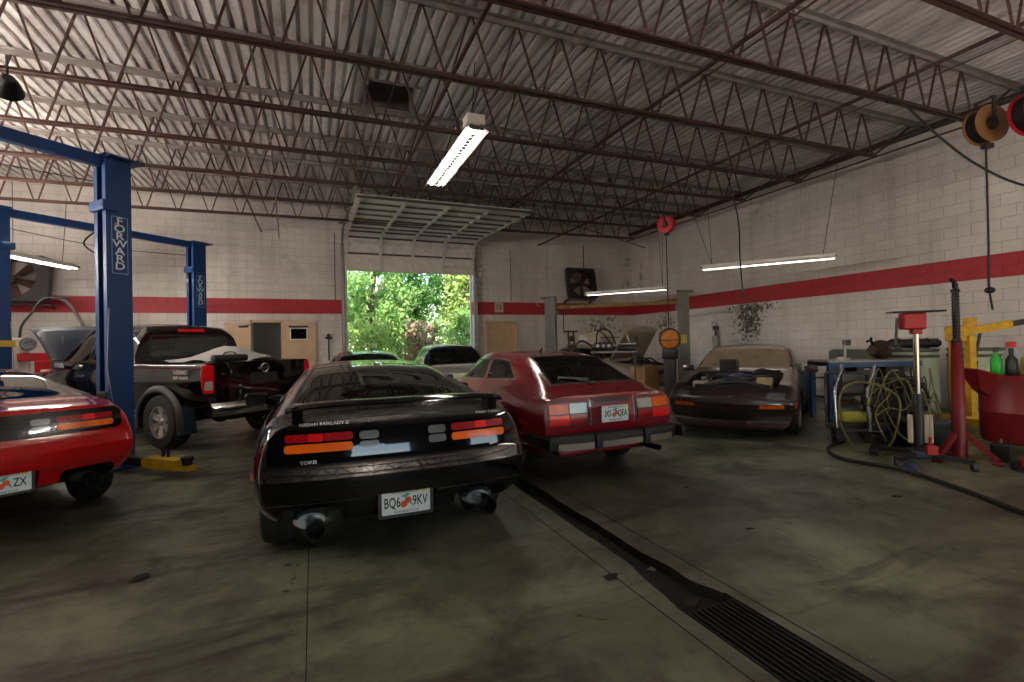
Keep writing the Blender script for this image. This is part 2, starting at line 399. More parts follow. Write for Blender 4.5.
# concrete shoulders that narrow the trench beyond the grate
mb = MB()
def wob(y, a, s): return a*(math.sin(y*7.1+s)+.6*math.sin(y*17.3+s*2)+.4*math.sin(y*41+s))
ys = [2.02+.06*k for k in range(158)]
for side in (0, 1):
    vs = []
    for y in ys:
        g = min(1., max(0., (y-2.0)/.55))
        inner = (TX0+.075*g+wob(y, .004, 1)) if side == 0 else (TX1-.09*g+wob(y, .005, 4)-(.05*math.exp(-((y-2.2)/.12)**2)))
        vs += [((TX0-.002) if side == 0 else TX1+.002, y, .002), (inner, y, .002), (inner, y, dz)]
    n = len(ys); mb.add(vs, [(3*i, 3*i+3, 3*i+4, 3*i+1) for i in range(n-1)]); mb.mi = 1; mb.add(vs, [(3*i+1, 3*i+4, 3*i+5, 3*i+2) for i in range(n-1)]); mb.mi = 0
struct(mb.build('trim_2', [M_FLOOR, mat('trench_muck', '#090706')]))
t = thing('drain_grate', 'black iron drain grate with long parallel bars set in the concrete floor', 'drain grate', ((TX0+TX1)/2, 1.1, 0))
for k in range(10):
    x = -.15+k*.0333; mb = MB(); mb.rbox((x, 0, -.014), (.014, 1.72, .024), .003); mb.build('bar', mat('grate_iron', '#1b1a19', .45, .6, var=.4), t)
mb = MB()
for y in (-.84, -.3, .3, .84): mb.box((0, y, -.03), (.33, .02, .02))
mb.build('cross_tie', mat('grate_iron', '#1b1a19', .45), t)
# saw-cut joints
mb = MB()
for x in (1.62, 2.13): mb.box((x, 6, .0006), (.008, 12, .001))
for y in (-.5,): mb.box((-4.6, y, .0006), (12.2, .007, .001))
mb.box((-.05, 1.0, .0006), (.005, 9.0, .001)); struct(mb.build('trim_3', M_DARK))
# ------------------------------------------------------------------ overhead door
M_DOORP = mat('door_panel_paint', '#cfc8c1', .45, .2, var=.15, scale=4); M_STILE = mat('door_stile', '#c8c2ba', .4, .3)
door = thing('door_3', 'big sectional overhead garage door rolled up under the ceiling', 'garage door', (0, 0, 0)); door['kind'] = 'structure'
pts = [(14.78, 3.62)]; zc, rr = 4.20, .55
prof = [(14.80, 3.62), (14.80, 4.12)]
path = [(14.80, 3.60+.01*k) for k in range(55)]
for k in range(1, 25):
    a = PI/2*k/24; path.append((14.80-rr*(1-math.cos(a)), 4.14+rr*math.sin(a)))
while path[-1][0] > 9.9: path.append((path[-1][0]-.02, path[-1][1]-.0008))
L = [0]
for a, b in zip(path, path[1:]): L.append(L[-1]+math.hypot(a[0]-b[0], a[1]-b[1]))
def on(s):
    i = min(len(L)-2, max(0, bisect_right(L, s)-1)); u = (s-L[i])/(L[i+1]-L[i]); a, b = path[i], path[i+1]
    return Vector((0, a[0]+(b[0]-a[0])*u, a[1]+(b[1]-a[1])*u))
DX0, DX1 = DOORX0-.02, DOORX1+.02; s0 = .0; sec = .535
tot = L[-1]; nsec = int(tot/sec)
for k in range(nsec):
    sa = k*sec+.012; sb = (k+1)*sec-.012
    mb = MB(); n = 10; vs = []
    for j in range(n+1):
        s = sa+(sb-sa)*j/n; p = on(s); q = on(s+.01)-on(s-.01); nrm = Vector((0, -q.z, q.y)).normalized()
        off = (.0, .014, .014, .0, .0, .014, .014, .0, .0, .012, .0)[j]
        for dd in (off, .045): c = p-nrm*(dd-.05); vs += [(DX0, c.y, c.z), (DX1, c.y, c.z)]
    fs = []
    for j in range(n): a = j*4; fs += [(a, a+1, a+5, a+4), (a+2, a+6, a+7, a+3), (a, a+4, a+6, a+2), (a+1, a+3, a+7, a+5)]
    fs += [(0, 2, 3, 1), (n*4, n*4+1, n*4+3, n*4+2)]
    mb.add(vs, fs); pn = mb.build('door_panel', M_DOORP, door)
    # rails and stiles on the inner face
    mb = MB()
    for j in range(5):
        x = DX0+.05+(DX1-DX0-.1)*j/4; a, b = on(sa), on(sb); q = (b-a).normalized(); nr = Vector((0, -q.z, q.y))
        mb.bar(a+nr*.065+Vector((x, 0, 0)), b+nr*.065+Vector((x, 0, 0)), .075, .02, nr)
        mb.bar(a+nr*.08+Vector((x, 0, 0)), a+q*.13+nr*.08+Vector((x, 0, 0)), .09, .03, nr)
    mb.build('stile', M_STILE, pn)
    mb = MB(); a = on(sb); q = (on(sb)-on(sa)).normalized(); nr = Vector((0, -q.z, q.y))
    mb.bar(a+nr*.06+Vector((DX0, 0, 0)), a+nr*.06+Vector((DX1, 0, 0)), .045, .05, nr)
    mb.build('rail', mat('door_rail', '#3f3732', .5), pn)
for x in (DX0-.05, DX1+.05):
    mb = MB(); mb.bar((x, 14.76, 0), (x, 14.76, 4.14), .05, .05)
    pp = [(x, 14.80-(rr+.04)*(1-math.cos(PI/2*k/12)), 4.14+(rr+.04)*math.sin(PI/2*k/12)) for k in range(13)]+[(x, 9.9, 4.55)]
    for a, b in zip(pp, pp[1:]): mb.bar(a, b, .05, .05)
    mb.bar((x, 9.95, 4.52), (x, 9.95, 5.4), .04, .04); mb.bar((x, 12.0, 4.58), (x, 12.0, 5.4), .04, .04)
    mb.build('track', M_STEEL, door)
mb = MB(); mb.cyl((DX0-.15, 14.6, 4.95), (DX1+.15, 14.6, 4.95), .02); mb.cyl((1.6, 14.6, 4.95), (3.9, 14.6, 4.95), .06); mb.build('spring_shaft', M_JOIST, door)
mb = MB()
for x in (DOORX0-.06, DOORX1+.06): mb.box((x, YB-.03, 2.2), (.10, .10, 4.4))
struct(mb.build('trim_4', mat('jamb_steel', '#8b837b', .5, .3, var=.3)))
mb = MB()
for x in (DOORX0+.03, DOORX1-.03): mb.box((x, YB+.17, 2.1), (.06, .05, 4.3))
struct(mb.build('trim_5', M_WHITE))
# ------------------------------------------------------------------ personnel doors
M_BEIGE = mat('beige_door_paint', '#b89c80', .5, var=.12, scale=3)
d1 = thing('door_1', 'beige doorway with dark opening and leaf swung open', 'door', (0, 0, 0)); d1['kind'] = 'structure'
mb = MB(); mb.box((-1.54, YB-.02, 1.07), (.06, .1, 2.2)); mb.box((-.78, YB-.02, 1.07), (.06, .1, 2.2)); mb.box((-1.16, YB-.02, 2.15), (.84, .1, .08)); mb.build('door_frame', M_BEIGE, d1)
mb = MB(); mb.rbox((-1.85, YB-.10, 1.06), (.62, .045, 2.10), .004); lf = mb.build('door_leaf', M_BEIGE, d1)
mb = MB(); mb.box((-1.72, YB-.14, 2.0), (.22, .05, .05)); mb.bar((-1.66, YB-.14, 2.03), (-1.5, YB-.2, 2.05), .03, .012); mb.build('door_closer', M_BLACKP, lf)
mb = MB(); mb.box((-1.16, YB+.5, 1.2), (1.6, .02, 2.6)); mb.build('inner_room', mat('office_dark', '#4a4a40', .7), d1)
mb = MB(); mb.rbox((-.34, YB-.05, 1.06), (.84, .05, 2.12), .004); pn = mb.build('side_panel', M_BEIGE, d1)
mb = MB(); mb.box((-.36, YB-.09, 1.80), (.46, .03, .36)); mb.build('panel_window_frame', M_WHITE, pn)
mb = MB(); mb.box((-.36, YB-.107, 1.79), (.40, .02, .28)); mb.build('panel_window_pane', glass('dark_pane', '#20221f'), pn)
mb = MB(); mb.box((-.36, YB-.12, 1.99), (.50, .09, .05)); mb.build('window_hood', mat('dark_brown', '#2c2622', .6), pn)
d2 = thing('door_2', 'closed beige steel door right of the garage opening', 'door', (0, 0, 0)); d2['kind'] = 'structure'
mb = MB(); mb.box((5.24, YB-.02, 1.05), (.08, .1, 2.16)); mb.box((6.25, YB-.02, 1.05), (.08, .1, 2.16)); mb.box((5.745, YB-.02, 2.11), (1.09, .1, .08)); mb.build('door_frame', M_BEIGE, d2)
mb = MB(); mb.rbox((5.745, YB+.02, 1.04), (.93, .045, 2.06), .004); lf = mb.build('door_leaf', mat('tan_door', '#b39474', .5), d2)
mb = MB(); mb.cyl((5.37, YB-.06, 1.0), (5.37, YB, 1.0), .025); mb.ball((5.37, YB-.07, 1.0), .035); mb.build('door_knob', M_STEEL, lf)
# ================================================================== ceiling lamps
EXPO = 1.42
M_FIX = mat('fixture_white', '#cfcac2', .35, var=.05); M_FIXD = mat('fixture_grey', '#4c4a47', .5)
def strip_lamp(c, bearing, label, length=2.44, tilt=0., lit=True, tube=None, pan=False, wires=(), wide=.16, up=0):
    t = thing('strip_light', label, 'strip light', c, -bearing, 'hanging fluorescent strip lights')
    mb = MB(); mb.rbox((0, 0, .035), (.10, length, .06), .006); mb.build('channel', M_FIX, t)
    mb = MB()
    for s in (-1, 1): mb.bar((s*.05, -length/2, .03), (s*.05, length/2, .03), wide*.5, .006) if not up else None
    if not up:
        mb.v = []; mb.f = []; mb.m = []
        for s in (-1, 1): mb.add([(s*.03, -length/2, .02), (s*wide, -length/2, -.045), (s*wide, length/2, -.045), (s*.03, length/2, .02), (s*.03, -length/2, .026), (s*wide, -length/2, -.039), (s*wide, length/2, -.039), (s*.03, length/2, .026)], [(0, 1, 2, 3), (4, 7, 6, 5), (0, 4, 5, 1), (2, 6, 7, 3), (1, 5, 6, 2)])
        mb.build('reflector', M_FIX, t)
    for s in (-1, 1):
        mb = MB(); mb.cyl((s*(.085 if up else .065), -length/2+.04, (.035 if up else -.02)), (s*(.085 if up else .065), length/2-.04, (.035 if up else -.02)), .019, n=10); mb.build('tube', tube or M_TUBE, t, 40)
    if pan: mb = MB(); mb.box((0, 0, -.015), (.34, length, .012)); mb.build('pan', M_FIX, t)
    mb = MB()
    for e in (-1, 1): mb.box((0, e*(length/2-.015), -.005), (.2, .03, .06))
    mb.build('end_cap', M_FIXD, t)
    for y, dx, dy, h in wires:
        mb = MB(); mb.tube([(0, y, .06), (dx, y+dy, h)], .006, 5); mb.build('hanger_wire', M_BLACK, t)
    return t
strip_lamp((2.12, 7.5, 4.36), R(0), 'lit slotted strip lamp hung from the roof joist above the garage floor', 2.5, wide=.17, wires=((-1.0, .0, -.1, .5), (-1.0, -.2, -.8, .55), (1.0, 0, 0, .5)))
lamp = bpy.context.scene.objects['strip_light']
for k in range(20): mb = MB(); mb.box((-.0, -1.06+k*.112, -.05), (.062, .072, .012)); mb.build('slot', M_DARK, lamp)
mb = MB(); mb.rbox((0, -1.12, .12), (.26, .22, .14), .01); mb.build('ballast_box', M_FIX, lamp)
strip_lamp((8.52, 7.12, 2.93), R(-38), 'long strip lamp hung on wires beside the right wall, above the car without a hood', 2.44, wires=((-1.0, .5, -.3, 1.9), (1.0, .15, .1, 1.75), (1.0, -.35, .5, 1.75)), wide=.13, tube=M_TUBE2)
strip_lamp((8.55, 11.95, 2.87), R(-38), 'strip lamp hung level with the far wall fan, near the back corner', 2.44, wires=((-1.1, .1, 0, 1.8), (-1.1, .0, .1, 1.8)), wide=.13, tube=M_TUBE2)
strip_lamp((-5.06, 12.0, 3.22), R(17), 'lit strip lamp hung in front of the left wall fan', 2.44, wires=((.9, .1, .0, 1.4), (-.2, .0, .0, 1.4)), wide=.15)
for k, (c, b) in enumerate((((-5.4, 6.0, 2.95), 0), ((-8.2, 6.0, 3.3), 0), ((.6, -1.6, 3.4), 0), ((6.2, -.9, 3.5), 0), ((-5.7, 10.2, 3.0), 0))):  # unseen lamps with pans below, added to brighten the ceiling
    strip_lamp(c, b, 'unseen indirect strip lamp added to light the ceiling', 2.44, up=1, pan=k < 5, tube=M_TUBEW, wires=((-1.1, 0, 0, 4.6-c[2]), (1.1, 0, 0, 4.6-c[2])))
# ================================================================== car body tools
def pchip(xs, ys):
    n = len(xs); h = [xs[i+1]-xs[i] for i in range(n-1)]; d = [(ys[i+1]-ys[i])/h[i] for i in range(n-1)]
    m = [0]*n
    for i in range(1, n-1):
        if d[i-1]*d[i] > 0:
            w1 = 2*h[i]+h[i-1]; w2 = h[i]+2*h[i-1]; m[i] = (w1+w2)/(w1/d[i-1]+w2/d[i])
    m[0] = d[0]; m[-1] = d[-1]
    def ev(x):
        i = min(n-2, max(0, bisect_right(xs, x)-1)); t = (x-xs[i])/h[i]
        return (ys[i]*(2*t**3-3*t*t+1)+m[i]*h[i]*(t**3-2*t*t+t)+ys[i+1]*(-2*t**3+3*t*t)+m[i+1]*h[i]*(t**3-t*t))
    return ev
def chaikin(pts, ws):
    """cut each corner by the fraction ws[i]; ends stay"""
    out = [pts[0]]; wo = [0]
    for i in range(1, len(pts)-1):
        p = pts[i]; a = pts[i-1]; b = pts[i+1]; w = ws[i]
        if w <= 0: out.append(p); wo.append(0); continue
        out.append(p.lerp(a, w)); out.append(p.lerp(b, w)); wo += [.24, .24]
    out.append(pts[-1]); wo.append(0); return out, wo
def loft_body(st, rear, front, ny=64, ws=(0, .12, .3, .42, .3, .22, .3, .45, 0), bulge=(.14, .3), zone=(.4, .6), mx=14):
    """st: stations (y, zb, sill, mid, shoulder, belt, rail, ztop); rear(z)/front(z): how far the end surfaces step back"""
    ysx = [s[0] for s in st]
    def pts(s): 
        y, zb, si, mi, sh, be, ra, zt = s
        return [(0, zb), (si[0]-.13, zb), si, mi, sh, be, ra, (ra[0]*.55, zt-(zt-ra[1])*.16), (0, zt)]
    P = [pts(s) for s in st]; K = 9
    ex = [pchip(ysx, [p[k][0] for p in P]) for k in range(K)]; ez = [pchip(ysx, [p[k][1] for p in P]) for k in range(K)]
    y0, y1 = ysx[0], ysx[-1]
    yy = sorted(set([y0, y0+.015, y0+.04, y1, y1-.015, y1-.04] + [y0+(y1-y0)*i/ny for i in range(ny+1)] + [y for y in ysx]))
    yy = [y for i, y in enumerate(yy) if i == 0 or y-yy[i-1] > .004]
    def warp(x, y, z):
        a = max(0, 1-(y-y0)/zone[0]); b = max(0, 1-(y1-y)/zone[1])
        return y + a*(rear(z)+bulge[0]*(abs(x)/.85)**2.6) - b*(front(z)+bulge[1]*(abs(x)/.85)**2.4)
    rows = []
    for y in yy:
        sec = [Vector((ex[k](y), ez[k](y), 0)) for k in range(K)]
        e = min(y-y0, y1-y)
        if e < .04: 
            f = .985+.015*math.sqrt(max(0, 1-(1-e/.04)**2)); sec = [Vector((v.x*f, v.y, 0)) for v in sec]
        a, w = chaikin(sec, ws); a, w = chaikin(a, w)
        rows.append([(v.x, y, v.y) for v in a])
    bm = bmesh.new(); n = len(rows[0])
    V = {}
    def vert(x, y, z):
        yv = warp(x, y, z); k = (round(x, 5), round(yv, 5), round(z, 5))
        if k not in V: V[k] = bm.verts.new((x, yv, z))
        return V[k]
    def face(*vs):
        u = []
        for v in vs:
            if v not in u: u.append(v)
        if len(u) > 2:
            try: bm.faces.new(u)
            except ValueError: pass
    for r0, r1 in zip(rows, rows[1:]):
        for i in range(n-1):
            for s in (1, -1):
                q = [(s*r0[i][0],)+r0[i][1:], (s*r0[i+1][0],)+r0[i+1][1:], (s*r1[i+1][0],)+r1[i+1][1:], (s*r1[i][0],)+r1[i][1:]]
                q = [vert(*c) for c in q]; face(*(q if s > 0 else q[::-1]))
    for r, sgn in ((rows[0], 1), (rows[-1], -1)):
        for i in range(n-1):
            for j in range(-mx, mx):
                c = []
                for (p, jj) in ((r[i], j), (r[i], j+1), (r[i+1], j+1), (r[i+1], j)): c.append(vert(p[0]*jj/mx, p[1], p[2]))
                face(*(c if sgn > 0 else c[::-1]))
    bmesh.ops.remove_doubles(bm, verts=bm.verts, dist=.0004)
    bmesh.ops.recalc_face_normals(bm, faces=bm.faces)
    return bm
def boolean(bm, cutters, op='DIFFERENCE', mats=1):
    """cutters: list of MB; cut surfaces get material slot 1"""
    me = bpy.data.meshes.new('t'); bm.to_mesh(me); o = bpy.data.objects.new('t', me); COL.objects.link(o); tmp = [o]
    da = bpy.data.materials.get('tmpA') or bpy.data.materials.new('tmpA'); db = bpy.data.materials.get('tmpB') or bpy.data.materials.new('tmpB')
    me.materials.append(da)
    for mb in cutters:
        c = mb.build('c', [db]); tmp.append(c)
        bb = bmesh.new(); bb.from_mesh(c.data); bmesh.ops.recalc_face_normals(bb, faces=bb.faces); bb.to_mesh(c.data); bb.free()
        md = o.modifiers.new('b', 'BOOLEAN'); md.operation = op; md.solver = 'EXACT'; md.object = c; md.material_mode = 'TRANSFER'
    bpy.context.view_layer.update(); dg = bpy.context.evaluated_depsgraph_get()
    m2 = bpy.data.meshes.new_from_object(o.evaluated_get(dg)); bm.clear(); bm.from_mesh(m2)
    names = [m.name if m else '' for m in m2.materials]
    for f in bm.faces: f.material_index = 1 if names and names[min(f.material_index, len(names)-1)] == 'tmpB' else 0
    for t in tmp: 
        d = t.data; bpy.data.objects.remove(t); bpy.data.meshes.remove(d)
    return bm
AX = {'left': (1, 2, 0, -1), 'right': (1, 2, 0, 1), 'rear': (0, 2, 1, -1), 'front': (0, 2, 1, 1), 'top': (0, 1, 2, 1)}
def cut(bm, poly, view, mi, thr=.02, lim=None, only=(0,)):
    """cut a convex outline seen from one side into the skin and give its faces slot mi"""
    if view in ('rear', 'front'): thr = max(thr, .22)
    a, b, n, s = AX[view]
    area = sum(poly[i][0]*poly[(i+1) % len(poly)][1]-poly[(i+1) % len(poly)][0]*poly[i][1] for i in range(len(poly)))
    if area < 0: poly = poly[::-1]
    x0 = min(p[0] for p in poly); x1 = max(p[0] for p in poly); y0 = min(p[1] for p in poly); y1 = max(p[1] for p in poly)
    def ok(f):
        if f.material_index not in only: return False
        if f.normal[n]*s < thr: return False
        us = [v.co[a] for v in f.verts]; vs = [v.co[b] for v in f.verts]
        if max(us) < x0-.001 or min(us) > x1+.001 or max(vs) < y0-.001 or min(vs) > y1+.001: return False
        c = f.calc_center_median()
        return lim is None or lim[0] <= c[n]*s <= lim[1]
    for i in range(len(poly)):
        p, q = poly[i], poly[(i+1) % len(poly)]; d = (q[0]-p[0], q[1]-p[1])
        if d[0]**2+d[1]**2 < 1e-10: continue
        co = [0, 0, 0]; no = [0, 0, 0]; co[a], co[b] = p; no[a], no[b] = d[1], -d[0]
        fs = [f for f in bm.faces if ok(f)]
        es = {e for f in fs for e in f.edges}; vs = {v for f in fs for v in f.verts}
        bmesh.ops.bisect_plane(bm, geom=list(vs)+list(es)+fs, dist=1e-5, plane_co=co, plane_no=no)
    bm.normal_update(); hit = []
    for f in bm.faces:
        if not ok(f): continue
        c = f.calc_center_median(); u, v = c[a], c[b]
        if all((q[0]-p[0])*(v-p[1])-(q[1]-p[1])*(u-p[0]) >= -1e-6 for p, q in zip(poly, poly[1:]+poly[:1])): f.material_index = mi; hit.append(f)
    return hit
def rrect(x0, x1, z0, z1, r, n=4):
    r = min(r, (x1-x0)/2-1e-4, (z1-z0)/2-1e-4); out = []
    for cx, cz, a in ((x1-r, z1-r, 0), (x0+r, z1-r, 90), (x0+r, z0+r, 180), (x1-r, z0+r, 270)):
        for k in range(n+1): t = R(a+90*k/n); out.append((cx+r*math.cos(t), cz+r*math.sin(t)))
    return out
def inset(poly, d):
    """shrink a convex outline by d on every side"""
    n = len(poly); area = sum(poly[i][0]*poly[(i+1) % n][1]-poly[(i+1) % n][0]*poly[i][1] for i in range(n)); s = 1 if area > 0 else -1
    L = []
    for i in range(n):
        p, q = poly[i], poly[(i+1) % n]; dx, dy = q[0]-p[0], q[1]-p[1]; l = math.hypot(dx, dy); nx, ny = -dy/l*s, dx/l*s
        L.append(((p[0]+nx*d, p[1]+ny*d), (dx/l, dy/l)))
    out = []
    for i in range(n):
        (p, d1), (q, d2) = L[i-1], L[i]; det = d1[0]*d2[1]-d1[1]*d2[0]
        if abs(det) < 1e-6: out.append(q); continue
        t = ((q[0]-p[0])*d2[1]-(q[1]-p[1])*d2[0])/det; out.append((p[0]+d1[0]*t, p[1]+d1[1]*t))
    return out
def seam(bm, p, q, view, mi, w=.005, lim=None):
    d = math.hypot(q[0]-p[0], q[1]-p[1]); nx, ny = -(q[1]-p[1])/d*w/2, (q[0]-p[0])/d*w/2
    cut(bm, [(p[0]+nx, p[1]+ny), (q[0]+nx, q[1]+ny), (q[0]-nx, q[1]-ny), (p[0]-nx, p[1]-ny)], view, mi, lim=lim)
def mirror(poly): return [(-x, y) for x, y in poly][::-1]
def split(bm, root, table, body_mats, smooth=32):
    """table: slot -> (part name, material, label, push); the rest of the skin becomes the body"""
    made = {}
    for mi, (nm, m, lab, push) in table.items():
        fs = [f for f in bm.faces if f.material_index == mi]
        if not fs: continue
        # one part per connected patch
        seen = set()
        for f in fs:
            if f in seen: continue
            comp = [f]; seen.add(f); st = [f]
            while st:
                g = st.pop()
                for e in g.edges:
                    for h in e.link_faces:
                        if h.material_index == mi and h not in seen: seen.add(h); st.append(h); comp.append(h)
            idx = {}; vs = []; ff = []
            for g in comp:
                r = []
                for v in g.verts:
                    if v not in idx: idx[v] = len(vs); vs.append(v.co+v.normal*push)
                    r.append(idx[v])
                ff.append(r)
            if push > .003:   # give lenses a rim going back to the skin
                ec = {}
                for r in ff:
                    for a, b in zip(r, r[1:]+r[:1]): ec[(a, b)] = 1
                inv = {i: v for v, i in idx.items()}; back = {}
                for (a, b) in list(ec):
                    if (b, a) in ec: continue
                    for q in (a, b):
                        if q not in back: back[q] = len(vs); vs.append(inv[q].co-inv[q].normal*.004)
                    ff.append([b, a, back[a], back[b]])
            mb = MB(); mb.add(vs, ff); o = mb.build(nm, m, root, smooth)
            if lab: o['label'] = lab
            made.setdefault(nm, []).append(o)
    bmesh.ops.delete(bm, geom=[f for f in bm.faces if f.material_index in table], context='FACES')
    me = bpy.data.meshes.new('body'); bm.to_mesh(me); bm.free()
    for m in body_mats: me.materials.append(m)
    me.polygons.foreach_set('use_smooth', [True]*len(me.polygons)); me.set_sharp_from_angle(angle=R(smooth))
    o = bpy.data.objects.new('body', me); COL.objects.link(o); o.parent = root
    return o, made
M_TIRE = mat('tire_rubber', '#141414', .75, var=.25, scale=20)
M_ALLOY = mat('alloy_wheel', '#8f8f90', .3, .8, var=.15); M_GAP = mat('panel_gap', '#030303', .7)
M_UNDER = mat('wheel_well', '#0a0a0a', .85); M_INT = mat('cabin_dark', '#17171a', .7)
M_LRED = mat('red_lens', '#8c0a12', .25, spec=.2, coat=.25, var=.25, scale=10); M_LREDB = mat('bright_red_lens', '#d4141a', .25, spec=.2, coat=.25, var=.15)
M_LAMB = mat('amber_lens', '#d9600c', .25, spec=.2, coat=.25, var=.15, scale=12); M_LCLR = mat('grey_lens', '#5d6268', .2, coat=.6, var=.15); M_LWHT = mat('clear_lens', '#a9a7a0', .2, coat=.5)
M_GLASS = glass('tinted_glass', '#2a2e2c', ior=1.9); M_GLASSD = glass('dark_glass', '#0a0b0b', 1., 2.4); M_GLASSL = glass('light_glass', '#8f9a94')
def wheel(root, x, y, r, w, rimr, rim, side, spokes=5, label=None, style='spoke', steer=0):
    """tire with a rim as its sub-part; axis along x, outer face towards side"""
    T = Matrix.Translation((x, y, r)) @ Matrix.Rotation(steer, 4, 'Z') @ Matrix.Rotation(side*PI/2, 4, 'Y')
    h = w/2
    mb = MB(); mb.lathe([(rimr, -h*.85), (rimr+.015, -h), (r-.035, -h*.98), (r-.010, -h*.8), (r, -h*.5), (r, -.012), (r-.008, -.006), (r-.008, .006), (r, .012), (r, h*.5), (r-.010, h*.8), (r-.035, h*.98), (rimr+.015, h), (rimr, h*.85)], T, 36)
    t = mb.build('wheel', M_TIRE, root, 40)
    mb = MB(); mb.lathe([(rimr+.008, h*.93), (rimr-.012, h*.93), (rimr-.02, h*.6), (rimr-.03, -h*.8), (rimr, -h*.9)], T, 36)
    mb.lathe([(.0, h*.72), (.035, h*.72), (.06, h*.62), (.085, h*.5), (.085, h*.2)], T, 20)
    for k in range(spokes):
        a = 2*PI*k/spokes; Mx = T @ Matrix.Rotation(a, 4, 'Z')
        wd = 2*PI*rimr/spokes*(.26 if style == 'spoke' else .42)
        mb.add([(.05, -wd*.4, h*.64), (rimr-.01, -wd*.6, h*.80), (rimr-.01, wd*.6, h*.80), (.05, wd*.4, h*.64), (.05, -wd*.4, h*.3), (rimr-.01, -wd*.6, h*.45), (rimr-.01, wd*.6, h*.45), (.05, wd*.4, h*.3)], [(0, 1, 2, 3), (0, 4, 5, 1), (3, 2, 6, 7), (1, 5, 6, 2), (4, 7, 6, 5)], Mx)
    rm = mb.build('rim', rim, t, 40)
    mb = MB(); mb.lathe([(0, h*.1), (rimr-.03, h*.1), (rimr-.03, -h*.6), (0, -h*.6)], T, 24); mb.build('brake_disc', mat('brake_iron', '#3a3835', .5, .7), t, 40)
    return t
def arch_cutters(L):
    out = []
    for (x, y, r, wd) in L:
        mb = MB(); s = 1 if x > 0 else -1; mb.cyl((s*(abs(x)-wd), y, r*.94), (s*(abs(x)+.4), y, r*.94), r+.052, n=40); out.append(mb)
    return out
def seat(mb, x, y, z=.28):
    mb.rbox((x, y, z), (.48, .5, .16), .05); mb.rbox((x, y-.27, z+.32), (.46, .14, .58), .05, Matrix.Rotation(R(18), 4, 'X')); mb.rbox((x, y-.36, z+.66), (.26, .09, .16), .04, Matrix.Rotation(R(15), 4, 'X'))
def cabin(root, yf, yr, hw, zf, belt, tan=None):
    mb = MB(); mb.box((0, (yf+yr)/2, zf), (hw*2, yf-yr, .03)); mb.box((0, yr, (zf+belt)/2), (hw*2, .03, belt-zf))
    mb.build('cabin_floor', M_INT, root)
    for s in (-1, 1):
        mb = MB(); seat(mb, s*.36, yr+(yf-yr)*.45, zf+.16); mb.build('seat', tan or M_INT, root, 40)
    mb = MB(); mb.rbox((0, yf-.22, belt-.11), (hw*1.9, .38, .26), .06); mb.build('dashboard', M_INT, root, 40)
    mb = MB(); T = Matrix.Translation((-.36, yf-.52, belt-.06)) @ Matrix.Rotation(R(65), 4, 'X')
    mb.tube([T @ Vector((.18*math.cos(a), .18*math.sin(a), 0)) for a in [2*PI*k/20 for k in range(20)]], .014, 6, True); mb.bar(T @ Vector((-.17, 0, 0)), T @ Vector((.17, 0, 0)), .03, .01); mb.build('steering_wheel', M_BLACKP, root, 40)
def plate(root, x, y, z, left, rightt, tilt=0, frame=None, orange=True):
    """licence plate facing -y of the car"""
    M = Matrix.Translation((x, y, z)) @ Matrix.Rotation(R(90)+tilt, 4, 'X')
    mb = MB(); mb.prism(rrect(-.152, .152, -.076, .076, .012), -.001, .001, M); p = mb.build('license_plate', mat('plate_white', '#c6d2d8', .35, var=.04), root)
    if frame:
        mb = MB(); o = rrect(-.166, .166, -.088, .088, .015); i = rrect(-.146, .146, -.069, .069, .01); n = len(o)
        mb.add([(*q, .005) for q in o]+[(*q, .005) for q in i]+[(*q, -.006) for q in o], [(k, (k+1) % n, n+(k+1) % n, n+k) for k in range(n)]+[(k, 2*n+k, 2*n+(k+1) % n, (k+1) % n) for k in range(n)], M); mb.build('plate_frame', frame, p)
    ink = mat('plate_ink', '#12281f', .5)
    T = lambda dx, dy: M @ Matrix.Translation((dx, dy, .0012))
    lettering(left, .085, ink, p, T(-.084, -.002), bold=.0012, sx=.62); lettering(rightt, .085, ink, p, T(.084, -.002), bold=.0012, sx=.62)
    lettering('MYFLORIDA.COM', .021, ink, p, T(0, .058)); lettering('SUNSHINE STATE', .019, ink, p, T(0, -.058))
    if orange:
        mb = MB()
        for dx, dy in ((-.014, -.014), (.012, .008)): mb.prism([(dx+.021*math.cos(2*PI*k/14), dy+.021*math.sin(2*PI*k/14)) for k in range(14)], .001, .0022, M)
        mb.build('orange_print', mat('plate_orange', '#cf4b1c', .5), p)
        mb = MB(); mb.prism([(-.035, .036), (-.005, .022), (.03, .045), (.008, .05)], .001, .0018, M); mb.prism([(.02, -.008), (.045, -.04), (.03, .01)], .001, .0018, M); mb.build('leaf_print', mat('plate_green', '#3f9a86', .5), p)
        mb = MB(); mb.prism(rrect(.092, .128, .05, .068, .003), .001, .002, M); mb.build('sticker', mat('plate_yellow', '#d8bf2e', .5), p)
    return p
def lamp_mirror(root, x, y, z, m, s=1, sz=(.19, .09, .12), gm=None):
    mb = MB(); mb.rbox((x, y, z), sz, .03, seg=3); mb.bar((x-s*sz[0]*.4, y+.02, z-.03), (x-s*(sz[0]*.5+.06), y+.05, z-.06), .05, .05); mi = mb.build('side_mirror', m, root, 40)
    mb = MB(); mb.rbox((x, y-sz[1]/2-.001, z), (sz[0]*.85, .004, sz[2]*.78), .02); mb.build('mirror_glass', gm or M_CHROME, mi)
